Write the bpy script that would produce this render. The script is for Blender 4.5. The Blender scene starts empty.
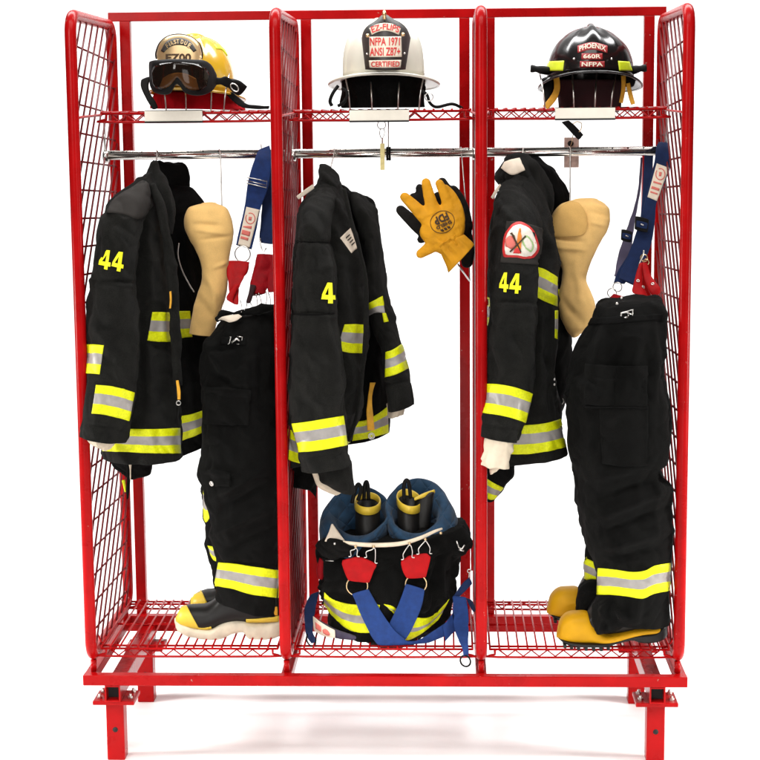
import bpy, bmesh, math, random
from mathutils import Vector, Matrix, noise
from mathutils.bvhtree import BVHTree
random.seed(7)
R = math.radians
sc = bpy.context.scene
COL = sc.collection

# ------------------------------------------------------------------ camera
CAM = Vector((0.1793, -4.7534, 1.497))
YAW, PIT, ROL, FPX = -0.0382, 0.1469, -0.0088, 1786.31
FW = Vector((math.sin(YAW)*math.cos(PIT), math.cos(YAW)*math.cos(PIT), -math.sin(PIT)))
RT = Vector((math.cos(YAW), -math.sin(YAW), 0)); UP = RT.cross(FW)
RT, UP = RT*math.cos(ROL)+UP*math.sin(ROL), -RT*math.sin(ROL)+UP*math.cos(ROL)
cd = bpy.data.cameras.new('camera'); cam = bpy.data.objects.new('camera', cd); COL.objects.link(cam)
cam.matrix_world = Matrix(((RT.x, UP.x, -FW.x, CAM.x), (RT.y, UP.y, -FW.y, CAM.y), (RT.z, UP.z, -FW.z, CAM.z), (0, 0, 0, 1)))
cd.sensor_width = 36; cd.lens = 36*FPX/760; cd.clip_end = 100
sc.camera = cam

def rayd(px, py): return FW + RT*((px-380)/FPX) - UP*((py-380)/FPX)
def P(px, py, Y):
    d = rayd(px, py); return CAM + d*((Y-CAM.y)/d.y)
def PZ(px, py, Z):
    d = rayd(px, py); return CAM + d*((Z-CAM.z)/d.z)
def pix(p):
    d = p-CAM; z = d.dot(FW); return 380+FPX*d.dot(RT)/z, 380-FPX*d.dot(UP)/z

# --------------------------------------------------------------- materials
def mat(name, col, rough=.6, metal=0, nscale=60, namt=.12, bump=.0, bscale=300, coat=0, sheen=0, weave=False, spec=.5, trans=0, chips=False):
    m = bpy.data.materials.new(name); m.use_nodes = True
    nt = m.node_tree; N = nt.nodes; L = nt.links
    b = N['Principled BSDF']
    b.inputs['Roughness'].default_value = rough; b.inputs['Metallic'].default_value = metal
    b.inputs['Specular IOR Level'].default_value = spec
    if coat: b.inputs['Coat Weight'].default_value = coat; b.inputs['Coat Roughness'].default_value = .12
    if sheen:
        b.inputs['Sheen Weight'].default_value = sheen; b.inputs['Sheen Roughness'].default_value = .5
    if trans: b.inputs['Transmission Weight'].default_value = trans
    tc = N.new('ShaderNodeTexCoord')
    n = N.new('ShaderNodeTexNoise'); n.inputs['Scale'].default_value = nscale; n.inputs['Detail'].default_value = 5
    L.new(tc.outputs['Object'], n.inputs['Vector'])
    r = N.new('ShaderNodeValToRGB')
    r.color_ramp.elements[0].position = .3; r.color_ramp.elements[1].position = .7
    r.color_ramp.elements[0].color = tuple(c*(1-namt) for c in col)+(1,)
    r.color_ramp.elements[1].color = tuple(min(1, c*(1+namt)) for c in col)+(1,)
    L.new(n.outputs['Fac'], r.inputs['Fac']); out = r.outputs['Color']
    if weave:       # thread-to-thread grain
        g = N.new('ShaderNodeTexNoise'); g.inputs['Scale'].default_value = 420; g.inputs['Detail'].default_value = 2; L.new(tc.outputs['Object'], g.inputs['Vector'])
        gm = N.new('ShaderNodeMapRange'); gm.inputs['From Min'].default_value = .3; gm.inputs['From Max'].default_value = .7; gm.inputs['To Min'].default_value = .55 if max(col) < .02 else .95; gm.inputs['To Max'].default_value = 1.45 if max(col) < .02 else 1.05
        L.new(g.outputs['Fac'], gm.inputs['Value'])
        vm = N.new('ShaderNodeVectorMath'); vm.operation = 'SCALE'; L.new(out, vm.inputs[0]); L.new(gm.outputs['Result'], vm.inputs['Scale']); out = vm.outputs[0]
    if chips:       # worn specks in the paint
        v = N.new('ShaderNodeTexNoise'); v.inputs['Scale'].default_value = 75; v.inputs['Detail'].default_value = 3; L.new(tc.outputs['Object'], v.inputs['Vector'])
        vr = N.new('ShaderNodeMapRange'); vr.inputs['From Min'].default_value = .735; vr.inputs['From Max'].default_value = .76; L.new(v.outputs['Fac'], vr.inputs['Value'])
        mxn = N.new('ShaderNodeMix'); mxn.data_type = 'RGBA'; L.new(vr.outputs['Result'], mxn.inputs['Factor']); L.new(out, mxn.inputs[6]); mxn.inputs[7].default_value = (.34, .16, .13, 1); out = mxn.outputs[2]
    L.new(out, b.inputs['Base Color'])
    rr = N.new('ShaderNodeMapRange'); rr.inputs['To Min'].default_value = rough*.85; rr.inputs['To Max'].default_value = min(1, rough*1.15)
    L.new(n.outputs['Fac'], rr.inputs['Value']); L.new(rr.outputs['Result'], b.inputs['Roughness'])
    if bump:
        bp = N.new('ShaderNodeBump'); bp.inputs['Strength'].default_value = bump; bp.inputs['Distance'].default_value = .002
        if weave:
            w1 = N.new('ShaderNodeTexWave'); w1.inputs['Scale'].default_value = bscale; w1.bands_direction = 'DIAGONAL'
            w1.inputs['Distortion'].default_value = 1.5; L.new(tc.outputs['Object'], w1.inputs['Vector'])
            n2 = N.new('ShaderNodeTexNoise'); n2.inputs['Scale'].default_value = 45; n2.inputs['Detail'].default_value = 6; L.new(tc.outputs['Object'], n2.inputs['Vector'])
            ad = N.new('ShaderNodeMath'); ad.operation = 'MULTIPLY_ADD'; ad.inputs[1].default_value = 4
            L.new(n2.outputs['Fac'], ad.inputs[0]); L.new(w1.outputs['Fac'], ad.inputs[2]); L.new(ad.outputs[0], bp.inputs['Height'])
        else:
            n2 = N.new('ShaderNodeTexNoise'); n2.inputs['Scale'].default_value = bscale; n2.inputs['Detail'].default_value = 4; L.new(tc.outputs['Object'], n2.inputs['Vector'])
            L.new(n2.outputs['Fac'], bp.inputs['Height'])
        L.new(bp.outputs['Normal'], b.inputs['Normal'])
    return m

M = dict(
    red=mat('red_powder_coat', (.34, .0026, .0034), .28, nscale=14, namt=.14, bump=.06, bscale=160, spec=.12, chips=True),
    wire=mat('red_coated_wire', (.12, .0025, .004), .4, nscale=30, spec=.2),
    chrome=mat('chrome', (.75, .72, .68), .18, 1, nscale=20, namt=.1),
    steel=mat('steel_wire', (.62, .6, .57), .3, 1),
    dark=mat('black_hollow', (.006, .005, .005), .8),
    black=mat('black_turnout_cloth', (.0092, .0091, .0079), .9, nscale=22, namt=.4, bump=.7, bscale=420, weave=True, sheen=.03, spec=.10),
    black3=mat('black_trouser_cloth', (.0026, .0026, .0023), .9, nscale=16, namt=.5, bump=.7, bscale=420, weave=True, sheen=.02, spec=.08),
    black2=mat('deep_black_cloth', (.0035, .0035, .0034), .95, nscale=9, namt=.3, bump=.3, bscale=160, weave=True, spec=.08),
    grey=mat('charcoal_yoke_cloth', (.026, .0235, .0215), .9, nscale=12, namt=.15, bump=.3, bscale=160, weave=True, spec=.15),
    lime=mat('lime_reflective_tape', (.66, .70, .005), .5, nscale=180, namt=.12, bump=.15, bscale=420, spec=.25),
    silver=mat('silver_reflective_tape', (.29, .27, .255), .38, nscale=30, namt=.16, bump=.12, bscale=380, spec=.5),
    limed=mat('lime_lettering', (.82, .82, .0), .6, namt=.04),
    tan=mat('tan_knit', (.80, .51, .185), .85, nscale=16, namt=.09, bump=.2, bscale=320, weave=True, sheen=.15, spec=.15),
    knit=mat('cream_knit_wristlet', (.58, .49, .38), .9, nscale=60, namt=.1, bump=.4, bscale=260, weave=True, spec=.1),
    blue=mat('blue_webbing', (.013, .042, .175), .75, nscale=70, namt=.15, bump=.4, bscale=280, weave=True, spec=.25),
    dblue=mat('blue_brace_webbing', (.010, .028, .115), .75, nscale=70, namt=.18, bump=.4, bscale=280, weave=True, spec=.2),
    navy=mat('navy_webbing', (.010, .022, .075), .8, nscale=70, namt=.15, bump=.4, bscale=280, weave=True, spec=.2),
    rleather=mat('red_leather', (.36, .0028, .0045), .6, nscale=50, namt=.14, bump=.3, bscale=180, spec=.15),
    dleather=mat('dark_red_leather', (.26, .003, .007), .65, nscale=50, namt=.14, bump=.3, bscale=180, spec=.12),
    label=mat('white_cloth_label', (.72, .62, .50), .8, namt=.06),
    paper=mat('white_card', (.80, .76, .66), .5, namt=.03),
    pink=mat('faded_red_print', (.66, .16, .13), .8, namt=.1),
    tagm=mat('beige_tag', (.55, .38, .33), .6, nscale=80, namt=.25),
    ytag=mat('pale_yellow_tag', (.72, .62, .28), .6, nscale=80, namt=.2),
    ybootm=mat('yellow_rubber', (.53, .27, .005), .5, nscale=18, namt=.12, bump=.14, bscale=90, spec=.16),
    ytoe=mat('mustard_rubber', (.66, .46, .035), .45, nscale=18, namt=.1, bump=.1, bscale=90),
    brub=mat('black_rubber', (.005, .0045, .004), .48, nscale=25, namt=.3, bump=.10, bscale=60, spec=.3),
    sole=mat('cream_rubber_sole', (.62, .55, .42), .7, nscale=30, namt=.14, bump=.25, bscale=90),
    yglove=mat('golden_leather', (.62, .28, .008), .7, nscale=30, namt=.14, bump=.35, bscale=140, spec=.25),
    bglove=mat('black_leather', (.010, .009, .008), .8, nscale=30, namt=.3, bump=.3, bscale=140, spec=.15),
    print_=mat('dark_brown_print', (.05, .024, .008), .8),
    yhelm=mat('yellow_shell', (.60, .36, .016), .24, nscale=10, namt=.08, coat=.5),
    whelm=mat('white_shell', (.66, .64, .55), .3, nscale=8, namt=.06, coat=.2),
    bhelm=mat('black_shell', (.006, .005, .005), .22, nscale=10, namt=.2, coat=.25, spec=.35),
    gold=mat('brass', (.75, .55, .30), .3, 1, nscale=30, namt=.15),
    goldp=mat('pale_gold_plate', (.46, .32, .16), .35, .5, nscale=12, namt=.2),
    bplas=mat('black_plastic', (.0045, .0045, .0045), .6, nscale=40, spec=.14, namt=.3),
    leath=mat('black_shield_leather', (.016, .012, .010), .5, nscale=40, namt=.3, bump=.2, bscale=160),
    cream=mat('cream_panel', (.68, .60, .48), .6, namt=.05),
    redtx=mat('red_lettering', (.55, .02, .02), .6, namt=.08),
    redpl=mat('red_panel', (.30, .012, .014), .5, namt=.1),
    whitetx=mat('pale_lettering', (.75, .68, .55), .6, namt=.04),
    rflap=mat('red_flap_cloth', (.42, .004, .010), .85, nscale=20, namt=.2, bump=.3, bscale=200, weave=True, spec=.1),
    maroon=mat('maroon_lining', (.026, .003, .005), .9, nscale=20, namt=.3),
    ystrap=mat('amber_webbing', (.70, .34, .02), .7, nscale=60, namt=.15),
    lining=mat('cream_facing', (.70, .60, .46), .85, nscale=40, namt=.08, bump=.2, bscale=200),
    orange=mat('orange_print', (.75, .22, .03), .7), green=mat('green_print', (.35, .52, .22), .7),
    white=mat('white_print', (.78, .72, .64), .7), grassy=mat('lime_vinyl', (.62, .72, .02), .4, namt=.06),
    purple=mat('dusky_purple_lining', (.055, .045, .085), .85, nscale=40, namt=.2),
)
# smoked goggle lens
m = bpy.data.materials.new('smoked_lens'); m.use_nodes = True
nt = m.node_tree; nt.nodes.clear()
o_ = nt.nodes.new('ShaderNodeOutputMaterial'); mx = nt.nodes.new('ShaderNodeMixShader'); t_ = nt.nodes.new('ShaderNodeBsdfTransparent'); g_ = nt.nodes.new('ShaderNodeBsdfPrincipled')
ns = nt.nodes.new('ShaderNodeTexNoise'); ns.inputs['Scale'].default_value = 12
cr = nt.nodes.new('ShaderNodeValToRGB'); cr.color_ramp.elements[0].color = (.62, .44, .27, 1); cr.color_ramp.elements[1].color = (.74, .54, .34, 1)
nt.links.new(ns.outputs['Fac'], cr.inputs['Fac']); nt.links.new(cr.outputs['Color'], t_.inputs['Color'])
g_.inputs['Base Color'].default_value = (.012, .008, .006, 1); g_.inputs['Roughness'].default_value = .08
mx.inputs[0].default_value = .5
nt.links.new(t_.outputs[0], mx.inputs[1]); nt.links.new(g_.outputs[0], mx.inputs[2]); nt.links.new(mx.outputs[0], o_.inputs['Surface'])
M['lens'] = m
# quilted navy liner: raised diamond stitching
m = mat('navy_quilted_liner', (.017, .048, .095), .8, nscale=24, namt=.35, sheen=.1, spec=.15)
nt = m.node_tree; N = nt.nodes; L = nt.links; b = N['Principled BSDF']
tc = N.new('ShaderNodeTexCoord'); hs = []
for ang in (40, -42):
    mp = N.new('ShaderNodeMapping'); mp.inputs['Rotation'].default_value = (0, R(ang), 0); L.new(tc.outputs['Object'], mp.inputs['Vector'])
    w = N.new('ShaderNodeTexWave'); w.inputs['Scale'].default_value = 9; w.bands_direction = 'X'; w.inputs['Distortion'].default_value = .6; L.new(mp.outputs[0], w.inputs['Vector'])
    pw = N.new('ShaderNodeMath'); pw.operation = 'POWER'; pw.inputs[1].default_value = .35; L.new(w.outputs['Fac'], pw.inputs[0]); hs.append(pw)
mn = N.new('ShaderNodeMath'); mn.operation = 'MINIMUM'; L.new(hs[0].outputs[0], mn.inputs[0]); L.new(hs[1].outputs[0], mn.inputs[1])
bp = N.new('ShaderNodeBump'); bp.inputs['Strength'].default_value = .7; bp.inputs['Distance'].default_value = .006
L.new(mn.outputs[0], bp.inputs['Height']); L.new(bp.outputs[0], b.inputs['Normal'])
M['quilt'] = m

# ------------------------------------------------------------ object helpers
GEO = {}
def thing(name, label, cat, loc, group=None):
    o = bpy.data.objects.new(name, None); COL.objects.link(o); o.location = loc; o.empty_display_size = .05
    o['label'] = label; o['category'] = cat
    if group: o['group'] = group
    return o
def root_of(o):
    while o.parent: o = o.parent
    return o
def obj(name, V, F, mats, parent=None, smooth=True, fm=None):
    me = bpy.data.meshes.new(name)
    off = root_of(parent).location if parent else Vector((0, 0, 0))
    me.from_pydata([tuple(Vector(v)-off) for v in V], [], F)
    for mm in (mats if isinstance(mats, (list, tuple)) else [mats]): me.materials.append(mm)
    if fm: me.polygons.foreach_set('material_index', fm)
    me.polygons.foreach_set('use_smooth', [smooth]*len(F))
    me.update()
    o = bpy.data.objects.new(name, me); COL.objects.link(o)
    if parent: o.parent = parent
    GEO[o.name] = ([Vector(v) for v in V], [tuple(f) for f in F])
    return o
def fixn(o):
    bm = bmesh.new(); bm.from_mesh(o.data); bmesh.ops.recalc_face_normals(bm, faces=bm.faces); bm.to_mesh(o.data); bm.free()
    return o
def tag(o, label, cat, group=None):
    o['label'] = label; o['category'] = cat
    if group: o['group'] = group
    return o

class MB:
    def __init__(s): s.V = []; s.F = []; s.m = []
    def add(s, V, F, mi=0):
        k = len(s.V); s.V += [Vector(v) for v in V]; s.F += [tuple(i+k for i in f) for f in F]; s.m += [mi]*len(F); return s
    def box(s, lo, hi, bev=.002, mi=0, Mx=None):
        bm = bmesh.new(); bmesh.ops.create_cube(bm, size=1)
        lo = Vector(lo); hi = Vector(hi)
        for v in bm.verts: v.co = Vector(((lo+hi)/2)[i]+v.co[i]*(hi-lo)[i] for i in range(3))
        if bev: bmesh.ops.bevel(bm, geom=bm.edges[:], offset=bev, segments=2, affect='EDGES', profile=.5)
        bm.verts.index_update()
        V = [Mx @ v.co if Mx else v.co.copy() for v in bm.verts]; F = [[v.index for v in f.verts] for f in bm.faces]; bm.free()
        return s.add(V, F, mi)
    def tube(s, pts, r, n=10, closed=False, mi=0, caps=True):
        pts = [Vector(p) for p in pts]; N = len(pts)
        T = []
        for i in range(N):
            a = pts[(i-1) % N] if (closed or i > 0) else pts[i]; c = pts[(i+1) % N] if (closed or i < N-1) else pts[i]
            T.append((c-a).normalized())
        u = T[0].orthogonal().normalized(); V = []; F = []
        for i in range(N):
            u = (u-T[i]*u.dot(T[i]))
            u = u.normalized() if u.length > 1e-6 else T[i].orthogonal().normalized()
            w = T[i].cross(u); rr = r[i] if isinstance(r, (list, tuple)) else r
            for k in range(n):
                a = 2*math.pi*k/n; V.append(pts[i]+(u*math.cos(a)+w*math.sin(a))*rr)
        for i in range(N if closed else N-1):
            j = (i+1) % N
            sh = 0
            if closed and j == 0:   # match twist at the seam
                best = min(range(n), key=lambda q: (V[i*n]-V[q]).length); sh = best
            for k in range(n):
                F.append((i*n+k, i*n+(k+1) % n, j*n+(k+1+sh) % n, j*n+(k+sh) % n))
        if not closed and caps: F.append(tuple(range(n-1, -1, -1))); F.append(tuple((N-1)*n+k for k in range(n)))
        return s.add(V, F, mi)
    def cyl(s, a, b, r, n=16, mi=0): return s.tube([a, b], r, n, mi=mi)
    def torus(s, c, r, rt, ax=Vector((0, 1, 0)), n=24, mi=0, sx=1):
        u = ax.orthogonal().normalized(); w = ax.cross(u).normalized()
        return s.tube([Vector(c)+u*r*math.cos(2*math.pi*k/n)*sx+w*r*math.sin(2*math.pi*k/n) for k in range(n)], rt, 6, True, mi=mi)
    def ball(s, c, r, mi=0, n=10):
        c = Vector(c); V = []; F = []
        for i in range(n//2+1):
            t = math.pi*i/(n//2)
            for k in range(n): V.append(c+Vector((math.sin(t)*math.cos(2*math.pi*k/n), math.sin(t)*math.sin(2*math.pi*k/n), math.cos(t)))*r)
        for i in range(n//2):
            for k in range(n): F.append((i*n+k, i*n+(k+1) % n, (i+1)*n+(k+1) % n, (i+1)*n+k))
        return s.add(V, F, mi)
    def build(s, name, mats, parent=None, smooth=True): return fixn(obj(name, s.V, s.F, mats, parent, smooth, s.m))

def cr(a, b, c, d, t):
    return .5*((2*b)+(c-a)*t+(2*a-5*b+4*c-d)*t*t+(3*b-a-3*c+d)*t**3)
def smooth_pts(pts, n):
    out = []; N = len(pts)
    for i in range(N-1):
        a = pts[max(i-1, 0)]; b = pts[i]; c = pts[i+1]; d = pts[min(i+2, N-1)]
        for k in range(n): out.append(cr(a, b, c, d, k/n))
    out.append(pts[-1]); return out

def nz(v, k): return noise.noise(Vector((v.x*k[0], v.y*k[1], v.z*k[2])))
def lin(p, a, b):
    ax, ay = a; bx, by = b; dx, dy = bx-ax, by-ay; L2 = dx*dx+dy*dy or 1e-9
    t = max(0, min(1, ((p[0]-ax)*dx+(p[1]-ay)*dy)/L2)); return math.hypot(p[0]-ax-t*dx, p[1]-ay-t*dy), t

def loft(name, rows, m, parent, n=0, step=0, zmin=None, tk=1.0, p=2.2, fold=.004, fk=(16, 16, 5), fine=.0012, creases=(), caps=None, seed=0.0, linear=False):
    """A closed volume through rows (xl,yl,xr,yr,Y,half_thickness[,power]) measured in the photograph at depth Y (metres)."""
    big = fold >= .004
    n = n or (100 if big else 52); step = step or (.0052 if big else .008)
    if big: fold *= 1.45; creases = [c[:5]+(c[5]*2.2,) for c in creases]
    keys = []
    for r in rows:
        xl, yl, xr, yr, Y, th = r[:6]; Yl, Yr = Y if isinstance(Y, tuple) else (Y, Y)
        a = P(xl, yl, Yl); b = P(xr, yr, Yr)
        keys.append([(a+b)/2, (b-a)/2, th*tk, r[6] if len(r) > 6 else p])
    rings = []; K = len(keys); LEN = sum((keys[i+1][0]-keys[i][0]).length for i in range(K-1))
    caps = caps or ('dome', 'in' if LEN > .3 else 'dome')
    for i in range(K-1):
        q = [keys[max(i-1, 0)], keys[i], keys[i+1], keys[min(i+2, K-1)]]
        cnt = max(1, int(round((q[1][0]-q[2][0]).length/step)))
        for k in range(cnt+(1 if i == K-2 else 0)):
            t = k/cnt
            if linear: rings.append([q[1][j]*(1-t)+q[2][j]*t for j in range(4)])
            else: rings.append([cr(q[0][j], q[1][j], q[2][j], q[3][j], t) for j in range(4)])
    V = []; F = []
    for c, h, th, pw in rings:
        d = Vector((0, -1, 0)); th = max(th, .0008)
        hn = h.normalized() if h.length > 1e-6 else Vector((1, 0, 0)); d = (d-hn*d.dot(hn)).normalized()
        for k in range(n):
            a = 2*math.pi*k/n; ca, sa = math.cos(a), math.sin(a)
            V.append(c+h*(math.copysign(abs(ca)**(2/pw), ca))+d*(th*math.copysign(abs(sa)**(2/pw), sa)))
    G = len(rings)
    for i in range(G-1):
        for k in range(n): F.append((i*n+k, (i+1)*n+k, (i+1)*n+(k+1) % n, i*n+(k+1) % n))
    # folds and creases along the normal
    if fold or fine or creases:
        NV = [Vector() for _ in V]
        for f in F:
            nn = (V[f[2]]-V[f[0]]).cross(V[f[3]]-V[f[1]])
            for q in f: NV[q] += nn
        so = Vector((seed*3.1, seed*1.7, seed*2.3)); out = []
        for vi, (v, nn) in enumerate(zip(V, NV)):
            nn = nn.normalized() if nn.length > 0 else Vector((0, -1, 0)); w = v+so
            if nn.dot(v-rings[vi//n][0]) < 0: nn = -nn
            dsp = fold*(nz(w, fk)+.5*nz(w*1.9, fk))+fine*nz(w, (55, 55, 40))
            if big:
                q = Vector((w.x+.35*w.z, w.y, w.z-.25*w.x))+Vector((nz(w, (7, 7, 7)), 0, nz(w*1.3, (7, 7, 7))))*.05
                rg = max(0, 1-2.6*abs(nz(q, (9, 9, 6.5)))); dsp += fold*.75*rg*rg
                rg = max(0, 1-2.6*abs(nz(q*1.7+so, (13, 13, 10)))); dsp -= fold*.45*rg*rg
            if creases and nn.y < .3:
                px = pix(v)
                for (x1, y1, x2, y2, wd, amp) in creases:
                    dd, t = lin(px, (x1, y1), (x2, y2))
                    if dd < 3*wd: dsp += amp*math.exp(-(dd/wd)**2)*(.35+.65*math.sin(math.pi*min(max(t, .0), 1)))
            v = v+nn*dsp
            if zmin is not None and v.z < zmin: v.z = zmin
            out.append(v)
        V = out
    def cap(i0, kind, sgn):
        base = [i0*n+k for k in range(n)]; c = sum((V[q] for q in base), Vector())/n
        ax = (rings[i0][0]-rings[i0+sgn][0]); ax = ax.normalized() if ax.length > 1e-7 else Vector((0, 0, 1))
        if kind == 'in': dd = min(.05, LEN*.2); prof = [(.93, -.002), (.86, -.4*dd), (.82, -dd), (.02, -dd-.001)]
        elif kind == 'flat': prof = [(.97, .001), (.6, .001), (.02, .001)]
        else:
            hh = min(rings[i0][2], rings[i0][1].length)*.6; prof = [(.92, hh*.35), (.72, hh*.68), (.4, hh*.92), (.02, hh)]
        prev = base
        for s_, z_ in prof:
            k0 = len(V)
            for q in base: V.append(c+(V[q]-c)*s_+ax*z_)
            cur = list(range(k0, k0+n))
            for k in range(n):
                f = (prev[k], prev[(k+1) % n], cur[(k+1) % n], cur[k]); F.append(f if sgn > 0 else f[::-1])
            prev = cur
        F.append(tuple(prev) if sgn > 0 else tuple(prev[::-1]))
    if caps[0]: cap(0, caps[0], 1)
    if caps[1]: cap(G-1, caps[1], -1)
    return fixn(obj(name, V, F, m, parent))

def bvh_of(os):
    V = []; F = []
    for o in (os if isinstance(os, (list, tuple)) else [os]):
        v, f = GEO[o.name]; k = len(V); V += v; F += [tuple(i+k for i in q) for q in f]
    return BVHTree.FromPolygons(V, F)
def hit(B, px, py, off, back=False, Y=.2):
    d = rayd(px, py).normalized()
    if not back: loc, nn, _, _ = B.ray_cast(CAM, d)
    else: loc, nn, _, _ = B.ray_cast(CAM+d*9, -d)
    if loc is None:
        q = P(px, py, Y); loc, nn, _, _ = B.find_nearest(q)
        nn = (CAM-loc).normalized() if not back else (loc-CAM).normalized()
    s = 1 if not back else -1
    if nn.dot(d)*s > 0: nn = -nn
    return loc, nn
def poly_at(pl, t):
    if len(pl) == 1: return pl[0]
    x = t*(len(pl)-1); i = min(int(x), len(pl)-2); f = x-i
    a = pl[max(i-1, 0)]; b = pl[i]; c = pl[i+1]; d = pl[min(i+2, len(pl)-1)]
    if len(pl) == 2: return tuple(b[k]*(1-f)+c[k]*f for k in range(2))
    return tuple(cr(a[k], b[k], c[k], d[k], f) for k in range(2))
def decal(name, target, top, bot, mats, parent, bands=None, off=.0022, nu=None, nv=None, Y=.2, sides=(False,), sink=.002):
    """A thin sewn-on or printed patch that lies on the surface of target; top and bot are its edges measured in the photograph."""
    B = bvh_of(target)
    W = max(math.dist(top[0], top[-1]), math.dist(bot[0], bot[-1])); H = max(math.dist(top[0], bot[0]), math.dist(top[-1], bot[-1]))
    nu = nu or max(4, int(W/1.6)); nv = nv or max(3, int(H/1.6))
    if bands:                       # bands: [(fraction, material index)...]
        cuts = [0]; mi = []
        for fr, k in bands:
            a = cuts[-1]; c = max(2, int(nv*(fr-a)))
            for q in range(1, c+1): cuts.append(a+(fr-a)*q/c); mi.append(k)
    else: cuts = [j/nv for j in range(nv+1)]; mi = [0]*nv
    V = []; F = []; fm = []
    for back in sides:
        k0 = len(V); g = []
        for tv in cuts:
            row = []
            for i in range(nu+1):
                a = poly_at(top, i/nu); b = poly_at(bot, i/nu)
                loc, nn = hit(B, a[0]*(1-tv)+b[0]*tv, a[1]*(1-tv)+b[1]*tv, off, back, Y); row.append((loc, nn))
            g.append(row)
        nr = len(cuts)
        for row in g:
            for loc, nn in row: V.append(loc+nn*off)
        for j in range(nr-1):
            for i in range(nu):
                f = (k0+j*(nu+1)+i, k0+(j+1)*(nu+1)+i, k0+(j+1)*(nu+1)+i+1, k0+j*(nu+1)+i+1)
                F.append(f[::-1] if back else f); fm.append(mi[j])
        # skirt
        loop = [(0, i) for i in range(nu+1)]+[(j, nu) for j in range(1, nr)]+[(nr-1, i) for i in range(nu-1, -1, -1)]+[(j, 0) for j in range(nr-2, 0, -1)]
        k1 = len(V)
        for j, i in loop: loc, nn = g[j][i]; V.append(loc-nn*sink)
        for q in range(len(loop)):
            j, i = loop[q]; j2, i2 = loop[(q+1) % len(loop)]
            f = (k0+j*(nu+1)+i, k0+j2*(nu+1)+i2, k1+(q+1) % len(loop), k1+q)
            F.append(f); fm.append(mi[min(j, j2, nr-2)])
    return obj(name, V, F, mats, parent, fm=fm)
BAND = [(.30, 0), (.66, 1), (1, 0)]
def stripe(target, top, bot, parent, Y=.2, sides=(False,), bands=BAND, off=.0022):
    return decal('reflective_stripe', target, top, bot, [M['lime'], M['silver']], parent, bands, off=off, Y=Y, sides=sides)

_txt = {}
def text_geo(s, bold=.012):
    key = (s, bold)
    if key in _txt: return _txt[key]
    c = bpy.data.curves.new('t', 'FONT'); c.body = s; c.offset = bold; c.resolution_u = 3
    o = bpy.data.objects.new('t', c); COL.objects.link(o); bpy.context.view_layer.update()
    me = o.evaluated_get(bpy.context.evaluated_depsgraph_get()).to_mesh()
    V = [v.co.copy() for v in me.vertices]; F = [tuple(p.vertices) for p in me.polygons]
    bpy.data.objects.remove(o); bpy.data.curves.remove(c)
    bm = bmesh.new(); vs = [bm.verts.new(v) for v in V]
    for f in F:
        try: bm.faces.new([vs[i] for i in f])
        except ValueError: pass
    bmesh.ops.triangulate(bm, faces=bm.faces[:]); bmesh.ops.remove_doubles(bm, verts=bm.verts[:], dist=1e-5)
    bm.verts.index_update(); V = [v.co.copy() for v in bm.verts]; F = [tuple(v.index for v in f.verts) for f in bm.faces]; bm.free()
    x0 = min(v.x for v in V); x1 = max(v.x for v in V); y0 = min(v.y for v in V); y1 = max(v.y for v in V)
    V = [((v.x-x0)/(x1-x0), (v.y-y0)/(y1-y0)) for v in V]
    _txt[key] = (V, F); return V, F
DIG4 = ([(0, .18), (.5, .18), (.8, .18), (1, .18), (1, .39), (.8, .39), (.5, .39), (.25, .39), (0, .42), (.5, 0), (.8, 0), (.5, .76), (.5, 1), (.40, 1), (.8, 1), (.8, .6), (.5, .58)],
        [(0, 1, 6, 7, 8), (1, 2, 5, 6), (2, 3, 4, 5), (9, 10, 2, 1), (8, 7, 11, 12, 13), (6, 5, 15, 16), (16, 15, 14, 12, 11)])
def text(name, s, target, q, m, parent, off=.003, Y=.2, bold=.012, arc=0):
    """Lettering on a surface inside the quad q = top-left, top-right, bottom-right, bottom-left measured in the photograph."""
    B = bvh_of(target); V2, F = DIG4 if s == '4' else text_geo(s, bold); V = []
    for u, v in V2:
        t = [q[0][k]*(1-u)+q[1][k]*u for k in range(2)]; b = [q[3][k]*(1-u)+q[2][k]*u for k in range(2)]
        x = b[0]*(1-v)+t[0]*v; y = b[1]*(1-v)+t[1]*v-arc*4*u*(1-u)
        loc, nn = hit(B, x, y, off, False, Y); V.append(loc+nn*off)
    return obj(name, V, F, m, parent, smooth=False)
def plate(name, top, bot, Y, th, m, parent, nu=24, nv=8, bulge=0.0):
    """A slab between two edge curves (photograph px) at depth Y(fx,fy)."""
    V = []; F = []
    for s in (0, 1):
        for j in range(nv+1):
            for i in range(nu+1):
                a = poly_at(top, i/nu); b = poly_at(bot, i/nu); t = j/nv
                yy = Y(i/nu, t) if callable(Y) else Y
                e = bulge*(1-(2*i/nu-1)**2)*(1-(2*t-1)**2)
                V.append(P(a[0]*(1-t)+b[0]*t, a[1]*(1-t)+b[1]*t, yy-e+s*th))
    n1 = (nu+1)*(nv+1)
    for j in range(nv):
        for i in range(nu):
            f = (j*(nu+1)+i, (j+1)*(nu+1)+i, (j+1)*(nu+1)+i+1, j*(nu+1)+i+1); F.append(f); F.append(tuple(n1+q for q in f[::-1]))
    lp = [i for i in range(nu+1)]+[j*(nu+1)+nu for j in range(1, nv+1)]+[nv*(nu+1)+i for i in range(nu-1, -1, -1)]+[j*(nu+1) for j in range(nv-1, 0, -1)]
    for k in range(len(lp)): a = lp[k]; b = lp[(k+1) % len(lp)]; F.append((a, b, n1+b, n1+a))
    return fixn(obj(name, V, F, m, parent))
def wire(name, pts, r, m, parent, n=8, sm=6):
    w = [P(*q) for q in pts]
    if sm > 1 and len(w) > 2: w = smooth_pts(w, sm)
    b = MB(); b.tube(w, r, n); return b.build(name, m, parent)
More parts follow.
